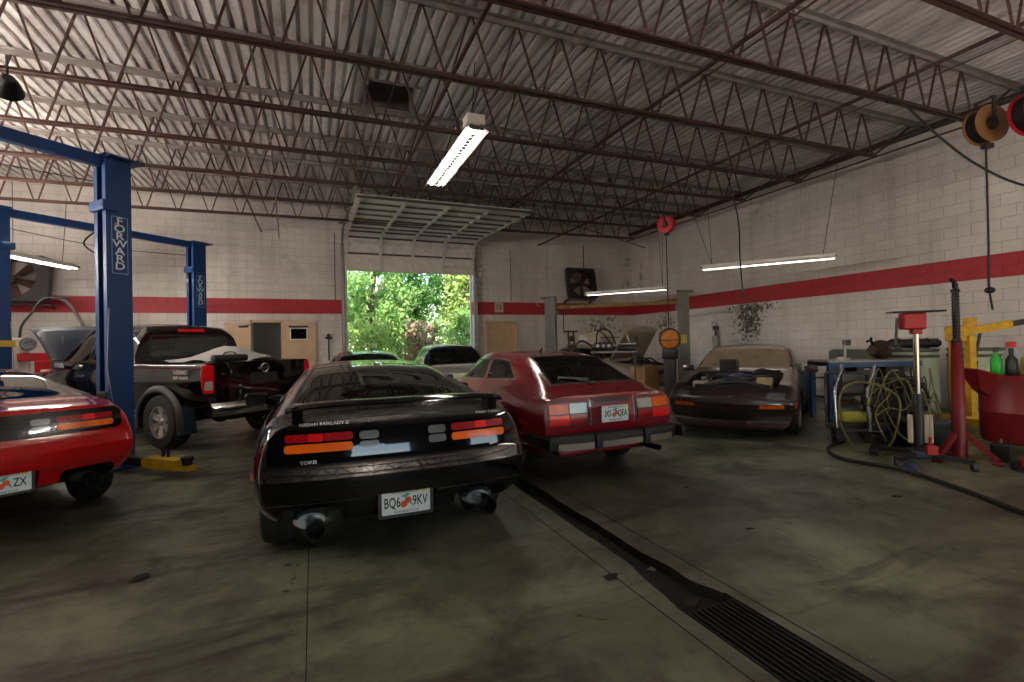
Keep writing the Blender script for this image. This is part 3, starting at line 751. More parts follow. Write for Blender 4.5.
# ================================================================== the two later coupes
def coupe_b(label, loc, brg, paintm, spoiler, words, plate_txt, mirrors, panel_mat, rim, can_mat):
    t = thing('sports_car', label, 'car', loc, -brg)
    st = [(0.0, .37, (.76, .42), (.82, .575), (.795, .80), (.735, .905), (.62, .945), .958),
          (.16, .33, (.80, .39), (.865, .59), (.815, .82), (.75, .925), (.64, .957), .968),
          (.40, .30, (.83, .36), (.888, .60), (.835, .845), (.76, .945), (.655, .985), .997),
          (.98, .20, (.85, .28), (.900, .60), (.855, .86), (.765, .965), (.625, 1.085), 1.115),
          (1.60, .18, (.84, .26), (.880, .60), (.845, .84), (.775, .955), (.59, 1.18), 1.215),
          (2.20, .18, (.83, .26), (.865, .58), (.835, .82), (.775, .935), (.575, 1.212), 1.25),
          (2.60, .18, (.83, .26), (.865, .58), (.835, .81), (.775, .915), (.575, 1.185), 1.225),
          (3.30, .18, (.84, .26), (.875, .58), (.84, .80), (.765, .87), (.66, .905), .925),
          (3.50, .20, (.85, .28), (.885, .58), (.84, .78), (.72, .84), (.50, .875), .885),
          (3.95, .22, (.82, .30), (.865, .52), (.80, .68), (.68, .74), (.45, .76), .765),
          (4.42, .26, (.70, .32), (.75, .45), (.70, .56), (.60, .60), (.4, .615), .62)]
    rz = pchip([.3, .42, .50, .60, .655, .70, .78, .92, 1.0], [.13, .075, .035, .0, .02, .06, .075, .11, .15])
    bm = loft_body(st, rz, lambda z: .12*abs(z-.45), bulge=(.10, .30), zone=(.40, .6), mx=18)
    ya, yf = .98, 3.48; rw = .315
    cutters = arch_cutters([(s*.86, y, rw, .30) for s in (-1, 1) for y in (ya, yf)])
    # exhaust cut-outs and the open underside of the tail
    for s in (-1, 1):
        mb = MB(); mb.prism(rrect(s*.515-.20, s*.515+.16, .2, .465, .05), -.35, .6, Matrix(((1, 0, 0, 0), (0, 0, -1, .3), (0, 1, 0, 0), (0, 0, 0, 1)))); cutters.append(mb)
    boolean(bm, cutters)
    # tail panel and lamps
    cut(bm, rrect(-.735, .735, .745, .925, .05), 'rear', 3)
    pn = (0, 3)
    for s in (-1, 1):
        g = (lambda p: p) if s > 0 else mirror
        cut(bm, g(rrect(.30, .465, .836, .880, .016)), 'rear', 4, only=pn); cut(bm, g(rrect(.465, .545, .836, .880, .002)), 'rear', 5, only=pn); cut(bm, g(rrect(.545, .668, .836, .880, .016)), 'rear', 4, only=pn)
        cut(bm, g(rrect(.30, .672, .776, .824, .018)), 'rear', 6, only=pn)
        cut(bm, g(rrect(.150, .262, .832, .878, .018)), 'rear', 7, only=pn); cut(bm, g(rrect(.150, .262, .776, .822, .018)), 'rear', 7, only=pn)
    # lower bumper seam, plate recess, bumper to body seam
    for x0, x1 in ((-.82, -.195), (.195, .82)): seam(bm, (x0, .492), (x1, .492), 'rear', 1, .007)
    cut(bm, rrect(-.185, .185, .345, .505, .01), 'rear', 8)
    for v in ('left', 'right'):
        seam(bm, (.1, .49), (.62, .49), v, 1, .007); seam(bm, (.66, .66), (.60, .30), v, 1, .006)
        cut(bm, [(.30, .60), (.44, .60), (.44, .635), (.30, .635)], v, 6)
    # glazing: hatch, sides, windscreen
    hatch = [(-.655, .50), (.655, .50), (.615, 1.05), (.53, 1.70), (.30, 1.76), (-.30, 1.76), (-.53, 1.70), (-.615, 1.05)]
    cut(bm, hatch, 'top', 9, thr=.3); cut(bm, inset(hatch, .035), 'top', 10, thr=.3, only=(9,))
    for v in ('left', 'right'):
        sd = [(1.05, .985), (3.02, .93), (2.62, 1.14), (2.30, 1.185), (1.80, 1.17), (1.40, 1.10)]
        cut(bm, sd, v, 9, thr=.2, lim=(.45, 1)); cut(bm, inset(sd, .02), v, 11, thr=.2, lim=(.45, 1), only=(9,))
        seam(bm, (1.60, .97), (1.60, .32), v, 1, .006); seam(bm, (3.0, .9), (3.0, .35), v, 1, .006)
    ws = [(-.60, 2.68), (.60, 2.68), (.70, 3.24), (-.70, 3.24)]
    cut(bm, ws, 'top', 12, thr=.3)
    tr = mat('window_seal', '#0a0a0b', .4)
    body, made = split(bm, t, {3: ('tail_panel', panel_mat, None, .002), 4: ('tail_lamp', M_LRED, 'red tail lamp strip', .007), 5: ('brake_lamp', M_LREDB, 'bright red brake lamp', .0075), 6: ('turn_lamp', M_LAMB, 'amber turn lamp strip', .007), 7: ('reverse_lamp', M_LCLR, 'grey reverse lamp', .007), 8: ('plate_recess', paintm, None, -.03), 9: ('window_seal', tr, None, .001), 10: ('rear_window', M_GLASSD, None, 0), 11: ('side_window', M_GLASSD, None, 0), 12: ('windshield', M_GLASS, None, 0)}, [paintm, M_UNDER])
    cabin(t, 3.2, 1.3, .66, .22, .92)
    for s in (-1, 1):
        for y in (ya, yf): wheel(t, s*.745, y, rw, .235, .215, rim, s, 5)
        # muffler can and tip
        mb = MB(); T = Matrix.Translation((s*.515-.02, .33, .365)) @ Matrix.Rotation(R(90), 4, 'X') @ Matrix.Diagonal((1.75, 1, 1, 1))
        mb.lathe([(0, -.20), (.045, -.20), (.058, -.18), (.058, .14), (.045, .16), (0, .16)], T, 20); can = mb.build('muffler', can_mat, t, 40)
        mb = MB(); T = Matrix.Translation((s*.515, .06, .348)) @ Matrix.Rotation(R(90), 4, 'X')
        mb.lathe([(.045, -.16), (.056, .03), (.056, .05), (.050, .05), (.044, -.10)], T, 24); mb.mi = 1; mb.lathe([(.0495, .04), (.044, -.08), (0, -.08)], T, 20); tp = mb.build('exhaust_tip', [mat('exhaust_tip', '#2a2724', .3, .9), M_DARK], can, 40)
        mb = MB(); mb.lathe([(0, -.06), (.0455, -.06)], T, 20); mb.build('tip_bore', M_DARK, tp) if False else None
    for s in mirrors: lamp_mirror(t, s*1.03, 2.42, .895, paintm, s, (.20, .10, .115), mat('mirror_dark', '#121318', .12))
    if spoiler:
        mb = MB(); n = 24; vs = []; pr = [(.0, .0), (.04, .018), (.10, .022), (.17, .006), (.19, -.004), (.10, -.008), (.03, -.012)]
        for k in range(n+1):
            u = -1+2*k/n; x = u*.665; droop = -.03*abs(u)**6; sw = .07*abs(u)**3
            for (yy, zz) in pr: vs.append((x, .05+sw+yy*(1-.25*abs(u)**4), 1.045+zz+droop))
        K = len(pr); fs = [(i*K+j, (i+1)*K+j, (i+1)*K+(j+1) % K, i*K+(j+1) % K) for i in range(n) for j in range(K)]+[tuple(range(K)), tuple(range(n*K+K-1, n*K-1, -1))]
        mb.add(vs, fs); sp = mb.build('spoiler', paintm, t, 40)
        for s in (-1, 1):
            mb = MB(); mb.add([(s*.60+a*.028, b, c) for a in (-1, 1) for b, c in ((.12, 1.04), (.26, 1.05), (.30, .955), (.15, .945))], [(0, 1, 2, 3), (4, 7, 6, 5), (0, 4, 5, 1), (2, 6, 7, 3), (0, 3, 7, 4), (1, 5, 6, 2)]); mb.build('spoiler_stand', paintm, sp)
    silver = mat('silver_script', '#c4c6c8', .3, .5)
    rear = lambda x, z: Matrix.Translation((x, rz(z)+.10*(abs(x)/.85)**2.6-.018, z)) @ Matrix.Rotation(R(70), 4, 'X')
    for (txt, x, z, sz) in words:
        lettering(txt, sz, silver, t, rear(x, z), bold=.0006, sx=1.25)
    plate(t, 0, .055, .437, *plate_txt, frame=mat('plate_frame_black', '#15151c', .4))
    return t
P_BLACK = paint('black_car_paint', '#020307', .12, spec=.08); P_RED = paint('red_car_paint', '#a8060c', .18)
coupe_b('glossy black sports coupe with rear wing parked in the middle, seen from behind', (.51, 2.93, 0), R(0), P_BLACK, True,
        [('NISSAN FAIRLADY Z', -.455, .936, .024), ('TWIN TURBO', .565, .934, .022), ('TOKIS', -.545, .725, .026)], ('BQ6', '9KV'), (-1, 1), P_BLACK, M_ALLOY, mat('muffler_can', '#b8bcc2', .25, .9))
coupe_b('bright red sports coupe at the left edge with black tail panel', (-2.06, 4.62, 0), R(-35), P_RED, False, [], ('JEO', 'ZX'), (-1,), mat('black_tail_panel', '#050506', .2, coat=.3, spec=.2), mat('black_wheel', '#1c1c1c', .4, .5), mat('dark_muffler', '#191817', .5, .5))
# ================================================================== maroon hatchback with impact bumper
def hatch_a():
    P = paint('maroon_car_paint', '#74081a', .25, .8, dust=.10); t = thing('hatchback_coupe', 'maroon hatchback coupe with aluminium faced black bumper and white plate', 'car', (2.71, 3.88, 0), R(2))
    st = [(.13, .36, (.70, .40), (.765, .60), (.752, .78), (.69, .850), (.59, .872), .880),
          (.30, .33, (.72, .37), (.80, .60), (.775, .79), (.67, .875), (.555, .915), .925),
          (.42, .30, (.75, .36), (.815, .60), (.785, .81), (.645, .915), (.545, .960), .966),
          (1.12, .22, (.80, .28), (.848, .60), (.81, .81), (.645, .95), (.48, 1.222), 1.238),
          (1.60, .18, (.80, .26), (.845, .58), (.81, .79), (.665, .92), (.505, 1.262), 1.28),
          (2.05, .18, (.80, .26), (.842, .58), (.81, .78), (.68, .905), (.52, 1.275), 1.293),
          (2.45, .18, (.80, .26), (.842, .58), (.81, .78), (.68, .885), (.52, 1.228), 1.265),
          (3.05, .18, (.80, .26), (.838, .57), (.805, .77), (.73, .84), (.60, .88), .89),
          (3.40, .20, (.80, .28), (.836, .56), (.80, .76), (.66, .83), (.40, .855), .865),
          (4.00, .22, (.78, .30), (.81, .54), (.77, .70), (.62, .765), (.38, .78), .79),
          (4.40, .34, (.72, .36), (.76, .50), (.72, .62), (.60, .66), (.35, .67), .675)]
    rz = pchip([.3, .45, .56, .62, .80, .86, .9, 1.0], [.10, .06, .012, .0, .022, .035, .06, .1])
    bm = loft_body(st, rz, lambda z: .1*abs(z-.5), bulge=(.035, .18), zone=(.3, .5), mx=16)
    ya, yf, rw = 1.10, 3.42, .305
    boolean(bm, arch_cutters([(s*.82, y, rw, .28) for s in (-1, 1) for y in (ya, yf)]))
    for s in (-1, 1):
        g = (lambda p: p) if s > 0 else mirror
        cut(bm, g(rrect(.275, .712, .600, .820, .02)), 'rear', 3); on3 = (0, 3)
        cut(bm, g(rrect(.495, .70, .715, .808, .008)), 'rear', 6, only=on3); cut(bm, g(rrect(.295, .485, .715, .808, .008)), 'rear', 7, only=on3)
        cut(bm, g(rrect(.295, .48, .612, .705, .008)), 'rear', 4, only=on3); cut(bm, g(rrect(.49, .70, .612, .705, .008)), 'rear', 5, only=on3)
        cut(bm, g(rrect(.252, .262, .585, .850, .002)), 'rear', 13)
    cut(bm, rrect(-.20, .20, .795, .835, .008), 'rear', 3)
    cut(bm, rrect(.33, .60, .846, .862, .003), 'rear', 13)
    hatch = [(-.535, .42), (.535, .42), (.50, .75), (.43, 1.14), (-.43, 1.14), (-.50, .75)]
    cut(bm, hatch, 'top', 14, thr=.3); cut(bm, inset(hatch, .028), 'top', 15, thr=.3, only=(14,)); cut(bm, inset(hatch, .05), 'top', 10, thr=.3, only=(15,))
    for v in ('left', 'right'):
        dw = [(1.90, .945), (3.0, .90), (2.56, 1.175), (2.46, 1.20), (1.95, 1.215)]; qw = [(1.02, .985), (1.85, .945), (1.90, 1.215), (1.66, 1.215), (1.40, 1.185)]
        for w in (dw, qw):
            cut(bm, w, v, 14, thr=.15, lim=(.4, 1)); cut(bm, inset(w, .016), v, 15, thr=.15, lim=(.4, 1), only=(14,)); cut(bm, inset(w, .03), v, 11, thr=.15, lim=(.4, 1), only=(15,))
        seam(bm, (1.88, .93), (1.84, .3), v, 1, .006); seam(bm, (3.02, .88), (3.0, .3), v, 1, .006); seam(bm, (.3, .47), (4.3, .45), v, 1, .02)
        cut(bm, rrect(.42, .56, .60, .645, .006), v, 4)
        for k in range(4): seam(bm, (.98+.06*k, 1.10), (.62+.06*k, .95), v, 1, .004)
    cut(bm, [(-.55, 2.52), (.55, 2.52), (.66, 3.0), (-.66, 3.0)], 'top', 12, thr=.3)
    CH = mat('window_brightwork', '#b4aca4', .25, .9)
    split(bm, t, {3: ('lamp_housing', M_BLACKP, None, .002), 4: ('tail_lamp', M_LRED, 'red tail lamp', .008), 5: ('brake_lamp', M_LREDB, 'bright red brake lamp', .008), 6: ('turn_lamp', M_LAMB, 'amber turn lamp', .008), 7: ('reverse_lamp', M_LWHT, 'white reverse lamp', .008), 13: ('bright_strip', CH, None, .004), 14: ('window_trim', CH, 'bright window surround', .002), 15: ('window_seal', M_BLACKP, None, .001), 10: ('rear_window', M_GLASS, None, 0), 11: ('side_window', M_GLASSL, None, 0), 12: ('windshield', M_GLASSL, None, 0)}, [P, M_UNDER])
    cabin(t, 3.0, 1.2, .62, .22, .88)
    for s in (-1, 1):
        for y in (ya, yf): wheel(t, s*.70, y, rw, .19, .19, M_ALLOY, s, 6)
    # bumper: black rubber core with bright facings and two overriders
    mb = MB(); n = 20
    prof = [(0, .40), (-.012, .44), (-.012, .49), (0, .522), (.10, .527), (.14, .40)]; vs = []
    for k in range(n+1):
        u = -1+2*k/n; x = .735*u; sw = .07*abs(u)**3
        for (yy, zz) in prof: vs.append((x, .02+sw+yy, zz))
    K = len(prof); mb.add(vs, [(i*K+j, (i+1)*K+j, (i+1)*K+(j+1) % K, i*K+(j+1) % K) for i in range(n) for j in range(K)]+[tuple(range(K)), tuple(range(n*K+K-1, n*K-1, -1))])
    for s in (-1, 1): mb.rbox((s*.765, .30, .465), (.05, .62, .11), .02)
    b = mb.build('bumper', mat('bumper_rubber', '#07070a', .6), t, 40)
    for x0, x1 in ((-.66, -.305), (-.215, .255), (.345, .66)):
        mb = MB(); k = 8; vs = []
        for i in range(k+1):
            x = x0+(x1-x0)*i/k; sw = .07*abs(x/.735)**3
            for (yy, zz) in ((.004, .398), (-.002, .452), (.012, .46), (.03, .395)): vs.append((x, .005+sw+yy-.004, zz))
        mb.add(vs, [(i*4+j, i*4+4+j, i*4+4+(j+1) % 4, i*4+(j+1) % 4) for i in range(k) for j in range(4)]+[(0, 1, 2, 3), (k*4+3, k*4+2, k*4+1, k*4)]); mb.build('bumper_facing', mat('brushed_aluminium', '#a39c92', .35, .8), b, 40)
    for x in (-.26, .30): mb = MB(); mb.rbox((x, .03, .46), (.075, .10, .15), .02); mb.build('overrider', mat('bumper_rubber', '#07070a', .6), b, 40)
    mb = MB(); T = Matrix.Translation((.42, .02, .335)) @ Matrix.Rotation(R(90), 4, 'X'); mb.lathe([(.026, -.5), (.030, .05), (.024, .05), (.022, -.1), (0, -.1)], T, 16); mb.build('exhaust_tip', mat('exhaust_tip', '#2a2724', .3, .9), t, 40)
    mb = MB(); mb.rbox((0, .5, .36), (1.1, .5, .16), .04); mb.build('fuel_tank_panel', P, t)
    mb = MB(); mb.bar((-.06, .47, 1.005), (-.36, .56, 1.03), .03, .02); mb.bar((-.06, .45, .985), (-.2, .5, 1.01), .018, .012); mb.rbox((-.06, .42, .975), (.09, .07, .03), .01); mb.build('rear_wiper', M_BLACKP, t)
    mb = MB(); mb.cyl((-.05, 1.55, 1.27), (-.05, 1.50, 1.315), .012); mb.build('roof_antenna', M_BLACKP, t)
    for s in (-1, 1): lamp_mirror(t, s*.90, 2.72, .93, M_BLACKP, s, (.17, .09, .11))
    plate(t, -.075, -.003, .708, 'IXS', 'QEA')
    return t
hatch_a()

# ================================================================== dark maroon coupe with the hood off
def wedge():
    P = paint('dusty_maroon_paint', '#241012', .3, .7, dust=.15); b = R(237)
    t = thing('sports_car', 'dusty dark maroon coupe with hood removed, engine showing, nose towards the floor drain', 'car', (5.21-4.38*math.sin(b), 5.04-4.38*math.cos(b), 0), -b)
    st = [(0.0, .36, (.76, .42), (.82, .60), (.79, .80), (.72, .87), (.62, .90), .91), (.3, .30, (.80, .36), (.85, .60), (.81, .82), (.73, .90), (.62, .93), .94),
          (.95, .22, (.82, .28), (.862, .60), (.82, .82), (.74, .91), (.585, 1.08), 1.11), (1.5, .18, (.82, .26), (.862, .58), (.82, .80), (.745, .91), (.56, 1.21), 1.245),
          (2.0, .18, (.82, .26), (.862, .58), (.82, .79), (.745, .90), (.62, 1.26), 1.295), (2.35, .18, (.82, .26), (.862, .58), (.82, .79), (.745, .89), (.63, 1.245), 1.28),
          (3.03, .18, (.82, .26), (.862, .58), (.825, .78), (.75, .865), (.70, .90), .905), (3.25, .20, (.82, .28), (.862, .57), (.83, .78), (.74, .85), (.45, .865), .87),
          (3.9, .20, (.81, .26), (.86, .54), (.83, .70), (.74, .755), (.45, .77), .775), (4.2, .18, (.80, .24), (.85, .52), (.825, .60), (.76, .665), (.45, .68), .685), (4.40, .17, (.76, .23), (.83, .44), (.80, .565), (.74, .585), (.45, .60), .60)]
    fz = pchip([.15, .20, .26, .40, .50, .56, .62, .7], [.05, .0, .09, .07, .0, .01, .05, .09])
    bm = loft_body(st, lambda z: .08*abs(z-.55), fz, bulge=(.10, .22), zone=(.35, .45), mx=18)
    ya, yf, rw = 1.02, 3.40, .31
    cs = arch_cutters([(s*.83, y, rw, .27) for s in (-1, 1) for y in (ya, yf)])
    mb = MB(); mb.prism([(-.60, 3.18), (.60, 3.18), (.625, 3.55), (.61, 4.02), (.45, 4.10), (-.45, 4.10), (-.61, 4.02), (-.625, 3.55)], .42, 1.2); cs.append(mb)
    boolean(bm, cs)
    for s in (-1, 1):
        g = (lambda p: p) if s > 0 else mirror
        cut(bm, g([(.39, .585), (.765, .575), (.755, .668), (.40, .668)]), 'front', 3); cut(bm, g([(.50, .592), (.71, .588), (.70, .65), (.50, .65)]), 'front', 7, only=(3,))
        cut(bm, g(rrect(.42, .70, .455, .50, .01)), 'front', 6)
        seam(bm, (s*.0, .56), (s*.86, .56), 'front', 1, .012)
        seam(bm, (s*.0, .245), (s*.7, .245), 'front', 1, .012)
    cut(bm, rrect(-.34, .34, .27, .385, .02), 'front', 3)
    seam(bm, (0, .27), (0, .55), 'front', 1, .006); cut(bm, rrect(-.032, .032, .60, .645, .01), 'front', 13)
    for v in ('left', 'right'):
        cut(bm, rrect(4.08, 4.17, .47, .53, .004), v, 6); seam(bm, (.1, .50), (4.4, .42), v, 1, .02)
        dw = [(1.70, .935), (2.98, .915), (2.45, 1.205), (1.78, 1.22)]; qw = [(1.0, .95), (1.66, .935), (1.73, 1.215), (1.5, 1.185)]
        for w in (dw, qw): cut(bm, w, v, 15, thr=.15, lim=(.4, 1)); cut(bm, inset(w, .022), v, 11, thr=.15, lim=(.4, 1), only=(15,))
        seam(bm, (1.68, .92), (1.66, .3), v, 1, .006); seam(bm, (3.0, .88), (3.0, .3), v, 1, .006)
    ws = [(-.63, 2.43), (.63, 2.43), (.73, 2.99), (-.73, 2.99)]
    cut(bm, ws, 'top', 15, thr=.3); cut(bm, inset(ws, .03), 'top', 12, thr=.3, only=(15,))
    hw = [(-.6, .45), (.6, .45), (.5, 1.45), (-.5, 1.45)]; cut(bm, hw, 'top', 10, thr=.3)
    split(bm, t, {3: ('black_panel', M_BLACKP, None, -.004), 7: ('headlight', mat('headlight_glass', '#8d949b', .12, .6), None, .004), 6: ('turn_lamp', M_LAMB, 'amber turn lamp', .006), 13: ('nose_badge', M_CHROME, 'small bright nose badge', .006), 15: ('window_seal', M_BLACKP, None, .001), 10: ('rear_window', M_GLASSD, None, 0), 11: ('side_window', M_GLASS, None, 0), 12: ('windshield', mat('dusty_windshield', '#7d6f5c', .3, coat=.3, var=.2), 'dusty tan windshield', 0)}, [P, M_UNDER])
    for s in (-1, 1):
        for y in (ya, yf): wheel(t, s*.715, y, rw, .21, .205, mat('dull_alloy', '#77736c', .4, .7), s, 6)
    for s in (-1, 1): lamp_mirror(t, s*.93, 2.62, .90, P, s, (.18, .10, .11))
    # engine bay
    e1 = mat('engine_black', '#121214', .5); e2 = mat('engine_alloy', '#6d6a64', .45, .7, var=.4, scale=30); e3 = mat('engine_blue', '#1c2a55', .45); e4 = mat('engine_tan', '#8c7c58', .5)
    mb = MB(); mb.rbox((0, 3.58, .63), (.72, .80, .26), .05); mb.build('engine_block', e1, t)
    for s in (-1, 1):
        mb = MB(); mb.rbox((s*.17, 3.6, .745), (.16, .58, .09), .03, Matrix.Rotation(s*R(22), 4, 'Y')); mb.build('valve_cover', e2, t, 40)
    mb = MB(); mb.rbox((0, 3.55, .80), (.26, .42, .08), .03); 
    mb.build('intake_plenum', e3, t, 40)
    for k in range(5):
        mb = MB(); y = 3.36+k*.09
        mb.tube([(-.14, y, .80), (-.02, y, .85), (.12, y, .79), (.28, y-.02, .70)], .026, 8, smooth=4); mb.build('intake_runner', e3 if k % 2 else e2, t, 40)
    for pts, r, m in (([(-.5, 3.3, .72), (-.4, 3.55, .82), (-.2, 3.85, .80), (.1, 3.95, .74)], .03, e1), ([(.45, 3.3, .78), (.4, 3.6, .83), (.3, 3.85, .76)], .022, e1), ([(-.5, 3.95, .70), (-.1, 3.98, .77), (.35, 3.96, .72)], .035, e1), ([(-.45, 3.5, .8), (-.1, 3.75, .87), (.3, 3.4, .84)], .014, e3), ([(.5, 3.9, .72), (.2, 3.75, .85), (-.3, 3.9, .76)], .012, e1)):
        mb = MB(); mb.tube(pts, r, 8, smooth=5); mb.build('hose', m, t, 40)
    mb = MB(); mb.rbox((-.42, 3.78, .74), (.20, .17, .18), .015); mb.build('battery', e4, t)
    mb = MB(); mb.rbox((.42, 3.88, .72), (.22, .16, .10), .02); mb.build('air_box', mat('engine_grey', '#9a958a', .5), t)
    mb = MB(); mb.cyl((.44, 3.45, .62), (.44, 3.45, .80), .08); mb.build('brake_reservoir', mat('engine_grey', '#9a958a', .5), t, 40)
    mb = MB(); mb.rbox((0, 4.02, .60), (.95, .05, .28), .01); mb.build('radiator', e1, t)
    return t, b
wz, wzb = wedge()
def on_car(t, b, x, y, z): return (t.location.x+x*math.cos(b)+y*math.sin(b), t.location.y-x*math.sin(b)+y*math.cos(b), z)
t = thing('box', 'small black box standing on the uncovered engine', 'box', on_car(wz, wzb, .13, 3.32, .845), -wzb)
mb = MB(); mb.rbox((0, 0, .11), (.26, .18, .22), .01); mb.build('case', M_BLACKP, t); mb = MB(); mb.box((0, 0, .225), (.22, .14, .012)); mb.build('lid', mat('box_lid', '#3a3428', .6), t)
mb = MB(); vs = []
for i in range(7):
    for j in range(5): vs.append(((i/6-.5)*.40, (j/4-.5)*.26, .025*math.sin(i*.9)*math.cos(j*.8)))
mb.add(vs, [(i*5+j, i*5+5+j, i*5+6+j, i*5+1+j) for i in range(6) for j in range(4)]); o = mb.build('paper_sheet', mat('paper', '#b9b7b4', .7, var=.03), None, 60)
o.location = on_car(wz, wzb, -.38, 3.16, .90); o.rotation_euler = (R(10), R(4), .5-wzb); tag(o, 'crumpled white paper sheet by the dusty windshield base', 'paper')

# ================================================================== pickup
def pickup():
    P = paint('black_truck_paint', '#050506', .14, spec=.12); b = R(-44)
    t = thing('pickup_truck', 'black crew cab pickup truck with chrome rear bumper and raised hood', 'truck', (-.58, 7.98, 0), -b)
    bed = [(.64, .62), ]
    st = [(.14, .60, (.80, .64), (.895, .86), (.895, 1.06), (.875, 1.19), (.80, 1.215), 1.215), (.5, .58, (.82, .62), (.905, .86), (.90, 1.06), (.88, 1.195), (.80, 1.22), 1.22), (1.15, .56, (.83, .60), (.905, .86), (.90, 1.06), (.88, 1.195), (.80, 1.22), 1.22), (1.78, .52, (.84, .58), (.905, .86), (.90, 1.06), (.88, 1.195), (.80, 1.22), 1.22),
          (1.79, .50, (.84, .58), (.905, .86), (.90, 1.06), (.87, 1.21), (.73, 1.66), 1.70), (1.98, .48, (.84, .56), (.905, .86), (.90, 1.06), (.87, 1.21), (.70, 1.755), 1.805), (2.6, .48, (.84, .56), (.905, .86), (.90, 1.06), (.87, 1.21), (.69, 1.785), 1.835), (3.15, .48, (.84, .56), (.905, .86), (.90, 1.06), (.87, 1.20), (.68, 1.755), 1.805),
          (3.95, .48, (.84, .56), (.905, .86), (.90, 1.05), (.84, 1.16), (.75, 1.185), 1.19), (4.15, .48, (.84, .56), (.905, .86), (.895, 1.03), (.82, 1.12), (.6, 1.135), 1.14), (4.9, .48, (.84, .56), (.89, .84), (.87, .98), (.76, 1.04), (.5, 1.06), 1.07), (5.2, .50, (.78, .56), (.83, .78), (.80, .92), (.70, .98), (.5, .99), .99)]
    bm = loft_body(st, lambda z: .0, lambda z: .06*abs(z-.7), ny=70, bulge=(.03, .22), zone=(.2, .4), mx=14, ws=(0, .12, .3, .4, .3, .16, .22, .4, 0))
    ya, yf, rw = 1.12, 4.32, .385
    cs = arch_cutters([(s*.88, y, rw, .30) for s in (-1, 1) for y in (ya, yf)])
    mb = MB(); mb.box((0, .98, 1.05), (1.44, 1.48, .9)); cs.append(mb)
    mb = MB(); mb.box((0, 4.55, 1.15), (1.3, .85, .7)); cs.append(mb)
    boolean(bm, cs)
    for s in (-1, 1):
        g = (lambda p: p) if s > 0 else mirror
        cut(bm, g(rrect(.765, .92, .80, 1.185, .03)), 'rear', 4); cut(bm, g(rrect(.785, .88, .845, .96, .01)), 'rear', 7, only=(4,))
        seam(bm, (s*.745, .62), (s*.745, 1.22), 'rear', 1, .01)
    for v in ('left', 'right'):
        cut(bm, rrect(.12, .225, .80, 1.185, .01), v, 4, thr=.6)
        fr_ = [(2.93, 1.235), (3.78, 1.205), (3.45, 1.52), (3.22, 1.655), (2.93, 1.685)]; rr_ = [(2.05, 1.25), (2.86, 1.238), (2.86, 1.69), (2.18, 1.675)]
        for w in (fr_, rr_): cut(bm, w, v, 15, thr=.15, lim=(.4, 1)); cut(bm, inset(w, .03), v, 11, thr=.15, lim=(.4, 1), only=(15,))
        seam(bm, (2.895, 1.70), (2.895, .55), v, 1, .008); seam(bm, (3.82, 1.18), (3.80, .55), v, 1, .008); seam(bm, (2.0, 1.22), (1.95, .8), v, 1, .008); seam(bm, (1.80, 1.2), (1.80, .55), v, 1, .02)
        cut(bm, rrect(3.02, 3.20, 1.0, 1.04, .01), v, 13); cut(bm, rrect(2.14, 2.32, 1.0, 1.04, .01), v, 13)
    rw_ = rrect(-.64, .64, 1.27, 1.64, .07); cut(bm, rw_, 'rear', 15, thr=.3, lim=(-3, -1.5)); cut(bm, inset(rw_, .03), 'rear', 10, thr=.3, lim=(-3, -1.5), only=(15,))
    cut(bm, rrect(-.21, .21, 1.685, 1.725, .01), 'rear', 5, thr=.1, lim=(-3, -1.5))
    cut(bm, [(-.62, 3.25), (.62, 3.25), (.76, 3.85), (-.76, 3.85)], 'top', 12, thr=.3)
    split(bm, t, {4: ('tail_lamp', M_LREDB, 'red truck tail lamp', .006), 7: ('reverse_lamp', M_LWHT, 'white reverse lamp', .007), 5: ('high_brake_lamp', M_LREDB, 'red brake lamp on the cab roof edge', .012), 13: ('door_handle', M_CHROME, 'chrome door handle', .012), 15: ('window_seal', M_BLACKP, None, .001), 10: ('rear_window', M_GLASS, None, 0), 11: ('side_window', M_GLASS, None, 0), 12: ('windshield', M_GLASSL, None, 0)}, [P, M_UNDER])
    cabin(t, 3.75, 1.98, .72, .55, 1.15)
    wr = mat('truck_alloy', '#b3b1ae', .25, .8)
    for s in (-1, 1):
        for y in (ya, yf): wheel(t, s*.785, y, rw, .27, .215, wr, s, 6, style='wide')
        for y in (ya, yf):   # flares
            mb = MB(); n = 22; vs = []
            for k in range(n+1):
                a = PI*(-.06+1.12*k/n); c, q = math.cos(a), math.sin(a)
                for (rr_, dx) in ((rw+.045, .865), (rw+.05, .935), (rw+.075, .95), (rw+.12, .94), (rw+.15, .90)): vs.append((s*dx, y+rr_*c, rw*.96+rr_*q))
            mb.add(vs, [(k*5+j, k*5+5+j, k*5+6+j, k*5+1+j) for k in range(n) for j in range(4)]); mb.build('fender_flare', mat('flare_plastic', '#1b1b1d', .5), t, 50)
    mb = MB(); mb.rbox((-.80, .70, .42), (.26, .03, .40), .012, Matrix.Rotation(R(-10), 4, 'X')); mb.build('mud_flap', mat('mud_flap', '#2a3440', .6), t)
    # chrome step bumper
    mb = MB(); n = 20; prof = [(0, .50), (-.03, .53), (-.035, .62), (-.01, .68), (.10, .69), (.16, .66), (.12, .50)]; vs = []; K = len(prof)
    for k in range(n+1):
        u = -1+2*k/n
        for (yy, zz) in prof: vs.append((.90*u, -.06+.10*abs(u)**4+yy, zz-(.05 if abs(u) < .28 and zz > .6 else 0)))
    mb.add(vs, [(i*K+j, (i+1)*K+j, (i+1)*K+(j+1) % K, i*K+(j+1) % K) for i in range(n) for j in range(K)]+[tuple(range(K)), tuple(range(n*K+K-1, n*K-1, -1))])
    bp = mb.build('rear_bumper', M_CHROME, t, 50)
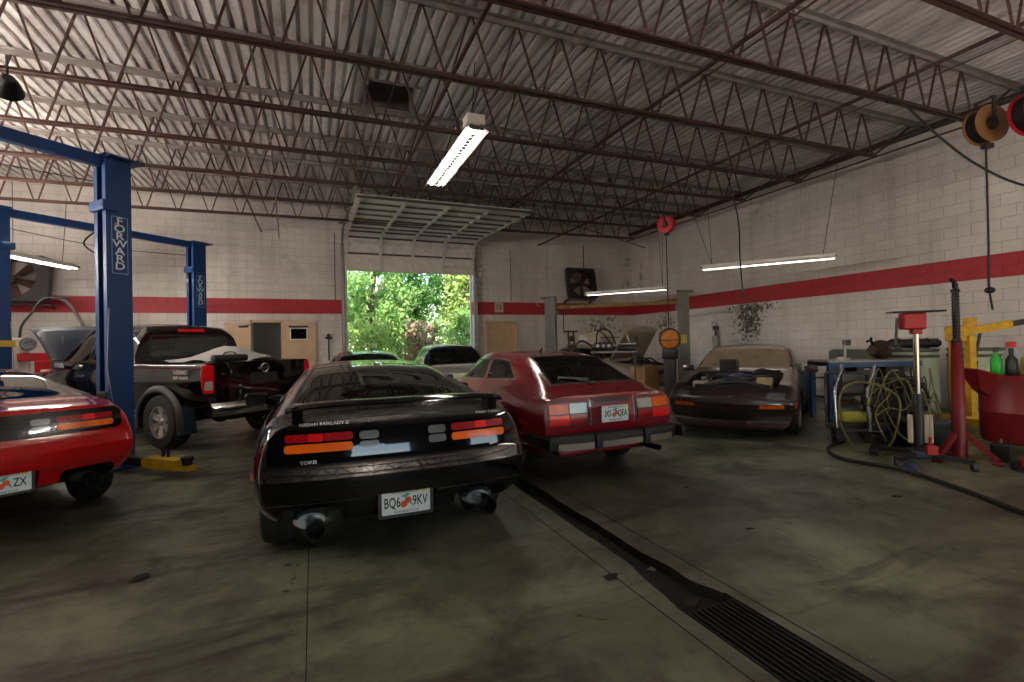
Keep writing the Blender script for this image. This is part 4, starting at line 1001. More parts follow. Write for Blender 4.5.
    mb = MB(); mb.rbox((0, -.03, .66), (.46, .18, .05), .02); mb.build('bumper_step', M_BLACKP, bp)
    mb = MB(); mb.rbox((0, -.10, .585), (.30, .012, .13), .01); mb.build('plate_pocket', M_BLACKP, bp)
    # tailgate details
    mb = MB(); mb.rbox((0, .145, .96), (.44, .02, .16), .02); mb.build('tailgate_handle_panel', mat('handle_panel', '#17181c', .45), t)
    M = Matrix.Translation((0, .128, 1.11)) @ Matrix.Rotation(R(90), 4, 'X')
    mb = MB(); mb.tube([M @ Vector((.062*math.cos(2*PI*k/24), .062*math.sin(2*PI*k/24), 0)) for k in range(24)], .010, 6, True); mb.box((0, 0, .004), (.17, .03, .012), None, M); mb.build('badge', M_CHROME, t, 50)
    S = facing((-.917, .62, 1.085), (0, -1, 0), (0, 0, 1)); dec = mat('decal_grey', '#a09d9b', .4)
    lettering('NISMO', .075, dec, t, S, sx=1.3, bold=.002); lettering('OFF ROAD', .055, dec, t, S @ Matrix.Translation((0, -.075, 0)), sx=1.2, bold=.001)
    # raised hood; a blue-grey reflection is put into its base colour
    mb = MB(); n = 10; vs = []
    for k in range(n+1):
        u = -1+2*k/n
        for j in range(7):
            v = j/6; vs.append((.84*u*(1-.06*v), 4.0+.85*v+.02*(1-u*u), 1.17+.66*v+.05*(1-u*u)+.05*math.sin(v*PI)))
    mb.add(vs, [(k*7+j, k*7+7+j, k*7+8+j, k*7+1+j) for k in range(n) for j in range(6)]); h = mb.build('hood', paint('hood_reflected_grey', '#2f3946', .5, .1, spec=.25), t, 60)
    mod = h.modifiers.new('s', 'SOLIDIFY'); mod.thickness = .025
    mb = MB(); mb.tube([(-.55, 4.5, 1.0), (-.56, 4.36, 1.66)], .012); mb.build('hood_prop', M_STEEL, t)
    mb = MB(); mb.tube([(-.78, 3.85, 1.2), (-.78, 3.62, 1.36), (-.64, 3.2, 1.74)], .02, smooth=4); mb.build('pillar_trim', M_BLACKP, t)
    lamp_mirror(t, -.99, 3.55, 1.21, M_BLACKP, -1, (.14, .10, .17)); lamp_mirror(t, 1.05, 3.55, 1.23, M_BLACKP, 1, (.22, .12, .20))
    mb = MB(); mb.rbox((-.20, .06, 1.27), (.0, .0, .0), 0) if False else None
    mb = MB(); mb.cyl((0, .35, .52), (0, .95, .52), .27, n=24); mb.build('spare_wheel', M_TIRE, t, 40) if False else None
    mb = MB(); mb.rbox((0, 2.6, .44), (.75, 4.4, .14), .03); mb.rbox((0, ya, .40), (1.3, .14, .14), .05); mb.ball((0, ya, .40), .15); mb.build('chassis', M_UNDER, t, 40)
    return t, b
tk, tkb = pickup()
mb = MB(); vs = []
for i in range(9):
    for j in range(9):
        u, v = i/8-.5, j/8-.5; vs.append((1.30*u, 1.1*v, .24*math.exp(-((u-.1)**2+v*v)*9)+.03*math.sin(i*1.3+j)))
mb.add(vs, [(i*9+j, i*9+9+j, i*9+10+j, i*9+1+j) for i in range(8) for j in range(8)]); o = mb.build('cargo_sheet', mat('white_sheet', '#a7a7a5', .7, var=.06), None, 60)
o.location = on_car(tk, tkb, .0, 1.02, 1.22); o.rotation_euler = (0, 0, -tkb); tag(o, 'white sheet heaped over the cargo bed of the pickup', 'sheet')
t = thing('tool_bag', 'long black bag lying on the tailgate edge of the pickup', 'bag', on_car(tk, tkb, -.50, .20, 1.218), -tkb)
mb = MB(); mb.rbox((0, 0, .05), (.50, .15, .10), .04, seg=3); mb.build('bag_body', M_BLACK, t, 40); mb = MB(); mb.tube([(-.1, 0, .09), (-.06, 0, .13), (.06, 0, .13), (.1, 0, .09)], .01, 6, smooth=3); mb.build('handle', M_BLACKP, t)
t = thing('water_bottle', 'clear plastic water bottle standing on the chrome truck bumper', 'bottle', on_car(tk, tkb, -.50, -.01, .688), -tkb)
mb = MB(); mb.lathe([(0, 0), (.03, 0), (.033, .01), (.031, .05), (.033, .1), (.033, .14), (.014, .185), (.013, .2)], None, 16); mb.build('bottle_body', glass('bottle_clear', '#b8c8d6'), t, 50); mb = MB(); mb.cyl((0, 0, .198), (0, 0, .215), .015); mb.build('cap', M_WHITE, t)

# ================================================================== cars further back
def sedan(name, label, loc, brg, P, roof=1.38, L=4.6, hood_up=False, win=M_GLASSL, dusty=None):
    t = thing(name, label, 'car', loc, -brg); k = roof-1.38
    st = [(0, .40, (.74, .45), (.80, .62), (.78, .82), (.70, .93), (.55, .945), .95), (.6, .26, (.80, .32), (.84, .62), (.81, .86), (.74, .96), (.6, .975), .98), (.95, .22, (.81, .28), (.85, .6), (.815, .86), (.745, .965), (.62, 1.0), 1.01),
          (1.45, .2, (.81, .26), (.855, .58), (.815, .84), (.75, .955), (.56, 1.27+k), 1.32+k), (2.0, .2, (.81, .26), (.855, .58), (.815, .83), (.75, .945), (.56, 1.335+k), 1.38+k), (2.55, .2, (.81, .26), (.855, .58), (.815, .82), (.75, .93), (.56, 1.31+k), 1.355+k),
          (3.25, .2, (.81, .26), (.855, .58), (.815, .80), (.745, .88), (.64, .92), .93), (3.5, .2, (.81, .28), (.85, .57), (.81, .79), (.68, .86), (.45, .88), .885), (4.25, .24, (.79, .3), (.82, .55), (.79, .72), (.66, .78), (.4, .80), .80), (L, .34, (.72, .38), (.77, .52), (.74, .64), (.62, .70), (.4, .71), .715)]
    bm = loft_body(st, lambda z: .05*abs(z-.6), lambda z: .05*abs(z-.5), ny=48, bulge=(.08, .14), zone=(.35, .4), mx=12)
    rw = .30; ya, yf = .95, 3.55
    cs = arch_cutters([(s*.82, y, rw, .27) for s in (-1, 1) for y in (ya, yf)])
    if hood_up: mb = MB(); mb.box((0, 3.9, 1.0), (1.15, .8, .8)); cs.append(mb)
    boolean(bm, cs)
    for v in ('left', 'right'):
        for w in ([(1.98, .99), (3.12, .945), (2.62, 1.26+k), (2.02, 1.285+k)], [(1.1, 1.0), (1.92, .99), (1.96, 1.285+k), (1.52, 1.25+k)]):
            cut(bm, w, v, 15, thr=.15, lim=(.4, 1)); cut(bm, inset(w, .025), v, 11, thr=.15, lim=(.4, 1), only=(15,))
    for w in ([(-.55, 2.64), (.55, 2.64), (.68, 3.16), (-.68, 3.16)], [(-.58, 1.0), (.58, 1.0), (.5, 1.40), (-.5, 1.40)]):
        cut(bm, w, 'top', 15, thr=.3); cut(bm, inset(w, .02), 'top', 12, thr=.3, only=(15,))
    for s in (-1, 1):
        g = (lambda p: p) if s > 0 else mirror
        cut(bm, g(rrect(.42, .72, .56, .66, .02)), 'front', 7); cut(bm, g(rrect(.45, .76, .70, .84, .02)), 'rear', 4)
    cut(bm, rrect(-.38, .38, .56, .66, .01), 'front', 3)
    split(bm, t, {3: ('grille', M_BLACKP, None, -.01), 4: ('tail_lamp', M_LRED, 'red tail lamp', .004), 7: ('headlight', M_LWHT, None, .004), 15: ('window_seal', M_BLACKP, None, .001), 11: ('side_window', win, None, 0), 12: ('windshield', dusty or win, None, 0)}, [P, M_UNDER])
    cabin(t, 3.2, 1.2, .64, .25, .92)
    for s in (-1, 1):
        for y in (ya, yf): wheel(t, s*.715, y, rw, .19, .185, M_ALLOY, s, 5)
    for s in (-1, 1): lamp_mirror(t, s*.92, 2.85, .97, M_BLACKP, s, (.15, .08, .10))
    return t
sedan('sedan', 'black sedan by the garage opening, glass lit green from outdoors', (.98, 8.25, 0), R(0), paint('black_sedan_paint', '#08080a', .15), 1.32)
sedan('sedan', 'white sedan facing in from the open garage door', (2.98, 13.5, 0), R(180), paint('white_car_paint', '#c9c8c2', .2), 1.42)
bt = sedan('sedan', 'dusty beige car with raised hood near the back corner, between the grey posts', (6.80, 14.0, 0), R(165), paint('beige_car_paint', '#8a7a66', .5, .2, dust=.8), 1.34, 4.4, True)
mb = MB(); vs = []
for i in range(9):
    for j in range(6): u = -1+i/4; v = j/5; vs.append((.66*u*(1-.08*v), 3.38+.55*v, .93+.80*v+.05*(1-u*u)))
mb.add(vs, [(i*6+j, i*6+6+j, i*6+7+j, i*6+1+j) for i in range(8) for j in range(5)]); h = mb.build('hood', paint('beige_hood', '#8d7f6c', .5, .2, dust=.6), bt, 60); md = h.modifiers.new('s', 'SOLIDIFY'); md.thickness = .03
mb = MB(); mb.tube([(.5, 4.1, .82), (.5, 3.85, 1.55)], .012); mb.build('hood_prop', M_STEEL, bt)
mb = MB(); mb.rbox((0, 3.9, .68), (.6, .5, .3), .05); mb.build('engine_block', M_RUST, bt, 40)
for k in range(4): mb = MB(); mb.tube([(-.4+.2*k, 3.65, .8), (-.3+.22*k, 3.9, .95), (-.35+.2*k, 4.15, .8)], .022, 8, smooth=4); mb.build('hose', M_BLACK, bt, 40)
# ================================================================== lifts
M_YLIFT = mat('yellow_lift_arm', '#b08a10', .5, var=.3, scale=10)
def lift(label, c, b, height, pm, overhead, decal, half=1.525, w=.265, arms=True):
    t = thing('two_post_lift', label, 'car lift', (c[0], c[1], 0), -b)
    for s in (1, -1):
        x = s*half; mb = MB()
        # C-section column, open towards the middle
        mb.box((x+s*(w/2-.012), 0, height/2), (.024, .25, height))
        for e in (-1, 1):
            mb.box((x, e*.119, height/2), (w, .014, height)); mb.box((x-s*(w/2-.008), e*.084, height/2), (.014, .06, height))
        mb.rbox((x, 0, .012), (w+.22, .46, .024), .005); mb.box((x, 0, height+.005), (w+.04, .32, .015)); mb.box((x+s*.05, -.05, height-.02), (w+.10, .36, .02))
        col = mb.build('column', pm, t)
        mb = MB(); mb.box((x+s*.04, 0, height/2), (.02, .2, height-.1)); mb.build('guide_rail', M_BLACKP, col)
        mb = MB(); mb.rbox((x-s*.05, 0, .55), (.20, .22, .75), .02); car_ = mb.build('carriage', M_BLACKP, t)
        mb = MB(); mb.rbox((x-s*(w/2-.03), -.02, height*.838), (.16, .29, .12), .01); mb.cyl((x-s*.16, -.14, height*.838), (x-s*.16, .12, height*.838), .03); mb.build('cable_bracket', pm, col)
        mb = MB(); mb.cyl((x-s*.1, -.05, .6), (x-s*.1, -.05, height-.1), .012, n=8); mb.build('cable', M_STEEL, col)
        mb = MB(); mb.tube([(x-s*.12, -.135, 1.9), (x-s*.15, -.14, 1.2), (x-s*.02, -.16, .1)], .006, 6); mb.build('release_cable', M_STEEL, col)
        if decal and s > 0:
            M = facing((x+s*.005, -.1275, height*.717), (1, 0, 0), (0, 0, 1)); h2 = height*.092
            mb = MB(); o = rrect(-.085, .085, -h2, h2, .01); i = rrect(-.078, .078, -h2+.008, h2-.008, .008); n = len(o)
            mb.add([(*q, .001) for q in o]+[(*q, .001) for q in i], [(k, (k+1) % n, n+(k+1) % n, n+k) for k in range(n)], M); mb.build('decal_border', mat('decal_blue_line', '#6d9fc0', .4), col)
            for k, ch in enumerate('FORWARD'):
                lettering(ch, height*.033, mat('decal_white', '#c3cfd6', .4), col, M @ Matrix.Translation((0, h2-.055-k*height*.0242, .001)), bold=.0015, sx=1.2)
            mb = MB(); mb.prism([(-.03, 0), (.012, -.02), (.035, .01), (.01, .03), (-.02, .028)], .001, .002, M @ Matrix.Translation((-.03, h2-.105, 0))); mb.build('decal_emblem', mat('decal_tan', '#a9783c', .5), col)
        if arms:
            for e, ang in ((-1, -58 if s > 0 else 50), (1, 40)):
                p0 = Vector((x-s*.05, e*.08, .12)); d = Vector((math.cos(R(ang))*-s, math.sin(abs(R(ang)))*e, 0)).normalized()
                if s > 0 and e < 0: d = Vector((.10, -1, 0)).normalized()
                mb = MB(); mb.bar(p0, p0+d*.62, .12, .09); arm = mb.build('swing_arm', M_BLACKP, t)
                mb = MB(); mb.bar(p0+d*.55, p0+d*1.08, .15, .11); mb.bar(p0+d*1.0+Vector((0, 0, -.03)), p0+d*1.25+Vector((0, 0, -.03)), .10, .05); ye = mb.build('arm_extension', M_YLIFT, arm)
                mb = MB()
                q = p0+d*1.17; mb.cyl(q, q+Vector((0, 0, .06)), .05); mb.cyl(q+Vector((0, 0, .06)), q+Vector((0, 0, .09)), .065); mb.build('lift_pad', M_BLACK, ye, 40)
                for k, off in enumerate((.72, .80)):
                    mb = MB(); q = p0+d*off+Vector((.05, 0, .05)); mb.cyl(q, q+Vector((0, 0, .10)), .018, n=10); mb.build('adapter_pin', M_BLACK, ye, 40)
    if overhead:
        mb = MB(); mb.rbox((0, .0, height-.06), (2*half-w+.02, .12, .13), .01); mb.build('overhead_beam', pm, t)
        mb = MB(); mb.tube([(-half, .16, height*.93), (0, .16, height*.905), (half, .16, height*.93)], .006, 5, smooth=5); mb.build('safety_cable', M_BLACK, t)
    return t
la = lift('near blue two post lift standing over the red coupe', (-3.315, 6.15), R(-43), 3.70, M_BLUE, True, True)
lb = lift('far blue two post lift behind the black pickup truck', (-3.44, 11.14), R(-43), 3.70, M_BLUE, True, True, half=1.56, arms=False)
M_GRYL = mat('grey_lift_enamel', '#4f524c', .45, var=.12)
lc = lift('grey two post lift by the back right corner, posts beside the beige car', (7.35, 10.75), R(40), 2.64, M_GRYL, False, False, 1.71, .28, arms=False)
mb = MB(); mb.rbox((0, .02, 2.36), (3.15, .08, .10), .01); mb.build('cross_bar', mat('yellow_dusty_bar', '#6d5526', .6, var=.4, scale=6), lc)
mb = MB(); mb.prism(rrect(-.07, .07, -.11, .11, .008), 0, .002, facing((1.71, -.1275, 1.42), (1, 0, 0), (0, 0, 1))); mb.build('warning_sticker', mat('warning_yellow', '#a8962e', .5), lc)
mb = MB(); mb.rbox((-1.525-.2, -.05, 2.95), (.10, .16, .36), .02); mb.build('power_unit', mat('power_unit_tan', '#8d7c4c', .5), lb)
mb = MB(); mb.rbox((-1.525, -.155, 1.55), (.28, .02, .10), .02); mb.build('warning_sticker', mat('yellow_sign', '#c7a22a', .5), lb)

# ================================================================== wall fans
def fan(label, c, w, h, tilt, blade, nb=6):
    t = thing('wall_fan', label, 'fan', c, 0); T = Matrix.Rotation(tilt, 4, 'X')
    fr = mat('fan_frame', '#1e1c1b', .5, var=.3); rr = min(w, h)*.44
    mb = MB(); n = 32; out = []
    for k in range(n):
        a = 2*PI*k/n; ca, sa = math.cos(a), math.sin(a); m = max(abs(ca)/(w/2), abs(sa)/(h/2)); out.append((ca/m, sa/m))
    vs = []
    for k in range(n):
        a = 2*PI*k/n
        for (px, pz), y in ((out[k], -.12), ((rr*math.cos(a), rr*math.sin(a)), -.12), ((rr*.97*math.cos(a), rr*.97*math.sin(a)), .14), (out[k], .05)): vs.append((px, y, pz))
    mb.add(vs, [(k*4+j, k*4+(j+1) % 4, ((k+1) % n)*4+(j+1) % 4, ((k+1) % n)*4+j) for k in range(n) for j in range(4)], T); mb.build('frame', fr, t)
    mb = MB(); mb.cyl((0, -.06, 0), (0, .10, 0), .10, n=16); mb.v = [T @ v for v in mb.v]; hub = mb.build('motor', mat('fan_motor', '#2b2521', .5), t, 40)
    for k in range(nb):
        Mx = T @ Matrix.Rotation(2*PI*k/nb+.3, 4, 'Y'); mb = MB(); vs = []
        for i in range(6):
            u = i/5; r0 = .08+(rr*.93-.08)*u; wd = .05+.10*u-.03*u*u; vs += [(r0, -.05-wd*.3, -wd), (r0, .03+wd*.2, wd)]
        mb.add(vs, [(2*i, 2*i+1, 2*i+3, 2*i+2) for i in range(5)], Mx); mb.build('blade', blade, t, 60)
    mb = MB()
    for a in (0, PI/2): mb.bar(T @ Vector((-rr*math.cos(a), -.11, -rr*math.sin(a))), T @ Vector((rr*math.cos(a), -.11, rr*math.sin(a))), .015, .01)
    mb.build('guard_bar', fr, t)
    mb = MB(); mb.prism([(rr*math.cos(2*PI*k/28), rr*math.sin(2*PI*k/28)) for k in range(28)], -.16, -.15, T @ Matrix.Rotation(R(90), 4, 'X')); mb.build('shutter', mat('fan_shutter', '#a8a199', .6), t)
    mb = MB(); mb.bar((-w*.45, .06, -h/2-.02), (-w*.45, YB-c[1]-.01, -h/2-.10), .04); mb.bar((w*.45, .06, -h/2-.02), (w*.45, YB-c[1]-.01, -h/2-.10), .04); mb.bar((-w/2, 0, -h/2-.03), (w/2, 0, -h/2-.03), .05, .04); mb.build('bracket', M_JOIST, t)
    return t
fan('big square wall fan with rust brown blades at the far left', (-6.35, 14.55, 3.10), 1.45, 1.10, R(-12), mat('fan_blade_rust', '#44261c', .6, var=.4, scale=9))
fan('square wall fan near the back right corner, tilted forward', (8.60, 14.55, 3.42), 1.12, 1.06, R(-10), mat('fan_blade_maroon', '#3f1a17', .55, var=.3), 5)
mb = MB(); mb.tube([(-6.0, 14.7, 2.45), (-5.95, 14.6, 2.62), (-5.4, 14.6, 2.62), (-5.05, 14.7, 1.9)], .035, 8, smooth=5); tag(mb.build('bent_pipe', M_GREYSTEEL, None, 50), 'bent grey pipe on the back wall below the big fan', 'pipe')

# ================================================================== things hanging from the roof
def reel(label, c, rz, r, wd, m, hub, hose=None, hm=None):
    t = thing('hose_reel', label, 'hose reel', c, rz); X = Matrix.Rotation(R(90), 4, 'Y')
    for s in (-1, 1):
        mb = MB(); mb.lathe([(r*.35, s*wd*.42), (r*.8, s*wd*.5), (r, s*wd*.46), (r, s*wd*.40), (r*.35, s*wd*.36)], X, 28, True); mb.build('side_plate', m, t, 40)
    mb = MB(); mb.lathe([(r*.5, -wd*.38), (r*.86, -wd*.38), (r*.88, 0), (r*.86, wd*.38), (r*.5, wd*.38)], X, 28, True); mb.build('wound_hose', hm or M_BLACK, t, 40)
    mb = MB(); mb.lathe([(0, -wd*.55), (r*.3, -wd*.55), (r*.34, -wd*.3), (r*.34, wd*.3), (r*.3, wd*.55), (0, wd*.55)], X, 20); mb.build('hub', hub, t, 40)
    mb = MB(); mb.bar((wd*.6, 0, 0), (wd*.6, 0, r+.10), .05, .012); mb.bar((-wd*.6, 0, 0), (-wd*.6, 0, r+.10), .05, .012); mb.bar((-wd*.62, 0, r+.10), (wd*.62, 0, r+.10), .06, .012); mb.build('hanger', hub, t)
    mb = MB(); mb.rbox((0, -.02, -r-.03), (wd*.5, .12, .07), .015); mb.build('hose_guide', hub, t)
    if hose: mb = MB(); mb.tube([(0, 0, -r)]+hose, .013, 8, smooth=5); mb.build('hanging_hose', M_BLACK, t, 50)
    return t
rb = reel('tan hose reel with black hose hanging by the right wall', (8.65, 3.66, 4.27), R(72), .255, .20, mat('reel_tan', '#7c5631', .5, var=.25), mat('reel_dark', '#2a221c', .5), [(0, 0, -.8), (.0, 0, -1.6), (.01, 0, -2.2), (-.03, 0, -2.55)])
mb = MB(); mb.ball((0, 0, -2.28), (.06, .06, .045)); mb.build('hose_stop', M_BLACK, rb, 60)
reel('red hose reel at the right edge under the roof', (8.60, 3.14, 4.22), R(72), .28, .22, mat('reel_red', '#a01322', .4), M_BLACKP)
rf = reel('small bright red reel hung far back below a roof joist', (8.07, 9.52, 4.24), R(25), .21, .15, mat('reel_bright_red', '#c4101c', .4), M_BLACKP, [(0, 0, -.8), (.02, 0, -1.8), (.03, 0, -2.9)], mat('reel_bright_red', '#c4101c', .4))
t = thing('extension_cord', 'black cord swagging from the roof joist towards the right wall', 'cord', (0, 0, 0))
mb = MB(); mb.tube([(7.38, 4.14, 4.6), (7.42, 3.95, 4.46), (7.6, 3.7, 4.0), (7.85, 3.42, 3.55), (8.18, 3.08, 3.2), (8.6, 2.6, 3.0), (9.2, 2.0, 3.1)], .014, 8, smooth=6); mb.build('cord', M_BLACK, t, 50); mb = MB(); mb.rbox((7.36, 4.12, 4.62), (.10, .08, .07), .015); mb.build('clamp', M_BLACKP, t)
def drop(name, label, cat, pts, r, m=None, extra=None):
    t = thing(name, label, cat, (0, 0, 0)); mb = MB(); mb.tube(pts, r, 7, smooth=5); mb.build('cord', m or M_BLACK, t, 50)
    if extra: mb = MB(); mb.rbox(*extra); mb.build('plug', M_BLACKP, t)
drop('drop_cord', 'black drop cord hanging straight down in front of the right wall', 'cord', [(7.33, 7.02, 4.63), (7.33, 6.9, 4.5), (7.36, 6.7, 3.6), (7.37, 6.69, 2.9), (7.41, 6.68, 2.28)], .014, None, ((7.41, 6.68, 2.26), (.04, .04, .10), .012))
drop('drop_cord', 'thin white cord running down the back wall beside the tan door', 'cord', [(6.65, 14.6, 4.6), (6.66, 14.7, 4.0), (6.72, 14.7, 3.3), (7.0, 14.8, 2.75), (7.15, 14.84, 2.65)], .012, mat('white_cord', '#bdb8ae', .5))
drop('drop_cord', 'dark wavy cord above the left strip lamp', 'cord', [(-4.1, 13.0, 4.5), (-4.15, 12.9, 4.1), (-4.42, 12.8, 3.7), (-4.2, 12.8, 3.45), (-4.12, 12.8, 3.27)], .018)
t = thing('flood_lamp', 'round black lamp hanging at the top left corner', 'lamp', (-2.87, 6.55, 4.13), R(30))
mb = MB(); mb.lathe([(0, .14), (.05, .14), (.09, .08), (.14, -.03), (.135, -.035), (0, -.02)], Matrix.Rotation(R(70), 4, 'X'), 24); mb.build('lamp_shade', M_BLACKP, t, 40); mb = MB(); mb.tube([(0, -.05, .08), (0, -.02, .22), (.02, .2, .42)], .012, 6, smooth=3); mb.build('hook', M_BLACK, t, 50)
# conduits
for pts, r, m, lab in (([(XR-.5, -3, 4.98), (XR-.5, 14.5, 4.98)], .02, M_JOIST, 'long brown conduit high along the right wall under the roof'),
                       ([(9.35, 1.2, 4.80), (9.3, 4.2, 4.74), (9.25, 5.0, 4.72)], .045, mat('dark_pipe', '#2b2523', .5), 'thick dark pipe carrying the hose reels near the right wall'),
                       ([(-.62, 6.0, 4.9), (-.6, 9.0, 4.88), (-.75, 13.6, 4.2)], .014, M_GREYSTEEL, 'pale slanting conduit below the roof deck left of the garage door'),
                       ([(4.0, 12.0, 5.25), (9.2, 13.2, 4.75), (10.6, 13.6, 4.6)], .025, M_GREYSTEEL, 'pale slanting pipe among the roof joists near the back corner'),
                       ([(6.1, 14.83, 2.8), (6.1, 14.83, 4.5)], .015, M_GREYSTEEL, 'thin upright conduit on the back wall above the tan door'),
                       ([(.62, 14.83, 2.75), (.62, 14.83, 4.7)], .012, M_BLACK, 'dark upright conduit on the back wall left of the garage opening'),
                       ([(8.9, 14.83, 3.98), (8.9, 14.83, 4.8)], .015, M_BLACK, 'short dark conduit above the right wall fan'),
                       ([(8.05, 14.83, 1.7), (8.05, 14.83, 2.75), (8.3, 14.83, 2.85)], .015, M_BLACK, 'dark conduit dropping below the right wall fan')):
    mb = MB(); mb.tube(pts, r, 8); tag(mb.build('conduit', m, None, 50), lab, 'conduit')
t = thing('wall_sign', 'small square white notice on the red stripe above the tan door', 'sign', (5.68, YB-.012, 2.60)); mb = MB(); mb.box((0, 0, 0), (.30, .012, .32)); mb.build('plate', mat('sign_cream', '#b9ab98', .5), t)
mb = MB()
for dx, dz, w_, h_ in ((-.08, 0, .02, .16), (-.04, .07, .08, .02), (.02, 0, .02, .16), (.07, .02, .02, .14), (.05, -.07, .08, .02)): mb.box((dx, -.008, dz), (w_, .004, h_))
mb.build('printed_mark', mat('sign_ink', '#5c4438', .6), t)
t = thing('wall_box', 'small white switch box beside the garage door jamb', 'switch', (5.02, YB-.04, 3.72)); mb = MB(); mb.rbox((0, 0, 0), (.10, .08, .26), .01); mb.build('case', M_WHITE, t); mb = MB(); mb.box((0, -.042, .03), (.03, .008, .06)); mb.build('lever', M_BLACKP, t)
t = thing('hydrant_valve', 'dark pipe valve on the white wall left of the garage opening', 'valve', (.42, YB-.06, 1.62)); mb = MB(); mb.cyl((0, 0, -.6), (0, 0, .05), .02); mb.cyl((-.09, 0, .05), (.09, 0, .05), .03); mb.build('pipe', M_BLACK, t, 40); mb = MB(); mb.cyl((0, -.05, .12), (0, .05, .12), .05); mb.build('handwheel', M_BLACK, t, 40)
t = thing('filter_canister', 'grey filter canister on a pipe on the right wall behind the hoodless car', 'filter', (10.86, 10.78, 1.30)); mb = MB(); mb.cyl((0, 0, -.14), (0, 0, .20), .10, n=20); mb.build('canister', mat('canister_grey', '#777670', .45), t, 40); mb = MB(); mb.cyl((0, 0, .2), (0, 0, .42), .04); mb.cyl((-.06, 0, .44), (.06, 0, .44), .06); mb.build('pipe_fitting', M_BLACKP, t, 40)
# ================================================================== right hand clutter
# tall jack stand
t = thing('jack_stand', 'tall red tripod jack stand with black screw top', 'jack stand', (6.58, 3.08, 0), R(20))
mb = MB(); mb.lathe([(.045, .02), (.07, .02), (.064, .5), (.05, 1.30), (.056, 1.31), (.04, 1.32)], None, 20); mb.build('red_post', mat('stand_red', '#6c0b13', .4, coat=.3), t, 40)
mb = MB(); mb.cyl((0, 0, 1.15), (0, 0, 1.86), .032, n=18)
for k in range(18): mb.cyl((0, 0, 1.2+k*.035), (0, 0, 1.212+k*.035), .038, n=18)
sc_ = mb.build('screw', mat('screw_black', '#1d1c1d', .4, .5), t, 40)
mb = MB(); mb.rbox((0, 0, 1.87), (.08, .08, .03), .005)
for s in (-1, 1):
    mb.bar((0, s*.02, 1.87), (s*.13, 0, 1.915), .03, .025); mb.bar((s*.13, 0, 1.91), (s*.15, 0, 1.96), .025); mb.bar((0, 0, 1.95), (s*.08, .03, 2.0), .03, .025)
mb.build('saddle', M_BLACKP, sc_)
mb = MB(); mb.cyl((-.26, 0, 1.32), (.26, 0, 1.32), .012, n=8); mb.ball((-.26, 0, 1.32), .022); mb.ball((.26, 0, 1.32), .022); mb.build('turning_bar', M_BLACKP, sc_, 50)
for k in range(3):
    a = 2*PI*k/3+.5; mb = MB(); mb.bar((.05*math.cos(a), .05*math.sin(a), .30), (.30*math.cos(a), .30*math.sin(a), .04), .05, .05); mb.rbox((.30*math.cos(a), .30*math.sin(a), .015), (.10, .10, .03), .008); mb.build('leg', mat('stand_red', '#7f0d16', .4), t)
# transmission jack
t = thing('transmission_jack', 'transmission jack with red head on a chrome ram', 'jack', (6.11, 3.22, 0), R(-40))
mb = MB(); mb.cyl((0, 0, .62), (0, 0, 1.40), .027, n=20); mb.build('ram', M_CHROME, t, 40)
mb = MB(); mb.cyl((0, 0, .16), (0, 0, .75), .047, n=20); mb.build('cylinder_body', mat('jack_black', '#19191b', .4), t, 40)
for dx in (-.085, .06, .1): mb = MB(); mb.cyl((dx, -.03, .22), (dx, -.03, .52), .026 if dx < 0 else .022, n=12); mb.build('gas_strut', mat('strut_cream', '#9d917b', .4), t, 40)
mb = MB(); mb.rbox((-.03, 0, 1.54), (.21, .16, .18), .02); mb.rbox((.0, 0, 1.43), (.09, .09, .06), .01); hd = mb.build('head', mat('jack_red', '#a3101c', .4), t)
mb = MB(); mb.rbox((0, 0, 1.645), (.48, .20, .018), .006); mb.build('top_plate', M_BLACKP, hd)
mb = MB(); mb.cyl((-.19, 0, 1.25), (-.17, 0, 1.58), .014); mb.lathe([(0, 1.24), (.06, 1.24), (.055, 1.27), (.02, 1.29), (0, 1.29)], Matrix.Translation((-.19, 0, 0)), 14); mb.build('tilt_crank', M_BLACKP, hd, 40)
mb = MB(); mb.rbox((0, 0, .10), (.20, .22, .08), .02); mb.build('base', mat('jack_base_blue', '#1b2433', .45), t)
mb = MB(); mb.rbox((.06, -.13, .16), (.10, .06, .10), .01); mb.cyl((.05, -.13, .17), (.05, -.13, .30), .016); mb.build('pump', mat('jack_red', '#a3101c', .4), t)
for k in range(4):
    a = PI/4+PI/2*k; d = Vector((math.cos(a), math.sin(a), 0)); mb = MB(); mb.bar(d*.08+Vector((0, 0, .10)), d*.46+Vector((0, 0, .09)), .06, .05); lg = mb.build('leg', M_BLACKP, t)
    q = d*.46; mb = MB(); mb.cyl(q+Vector((-.018, 0, .04)), q+Vector((.018, 0, .04)), .04, n=16); mb.build('caster', mat('caster_dark', '#20232c', .5), lg, 40)
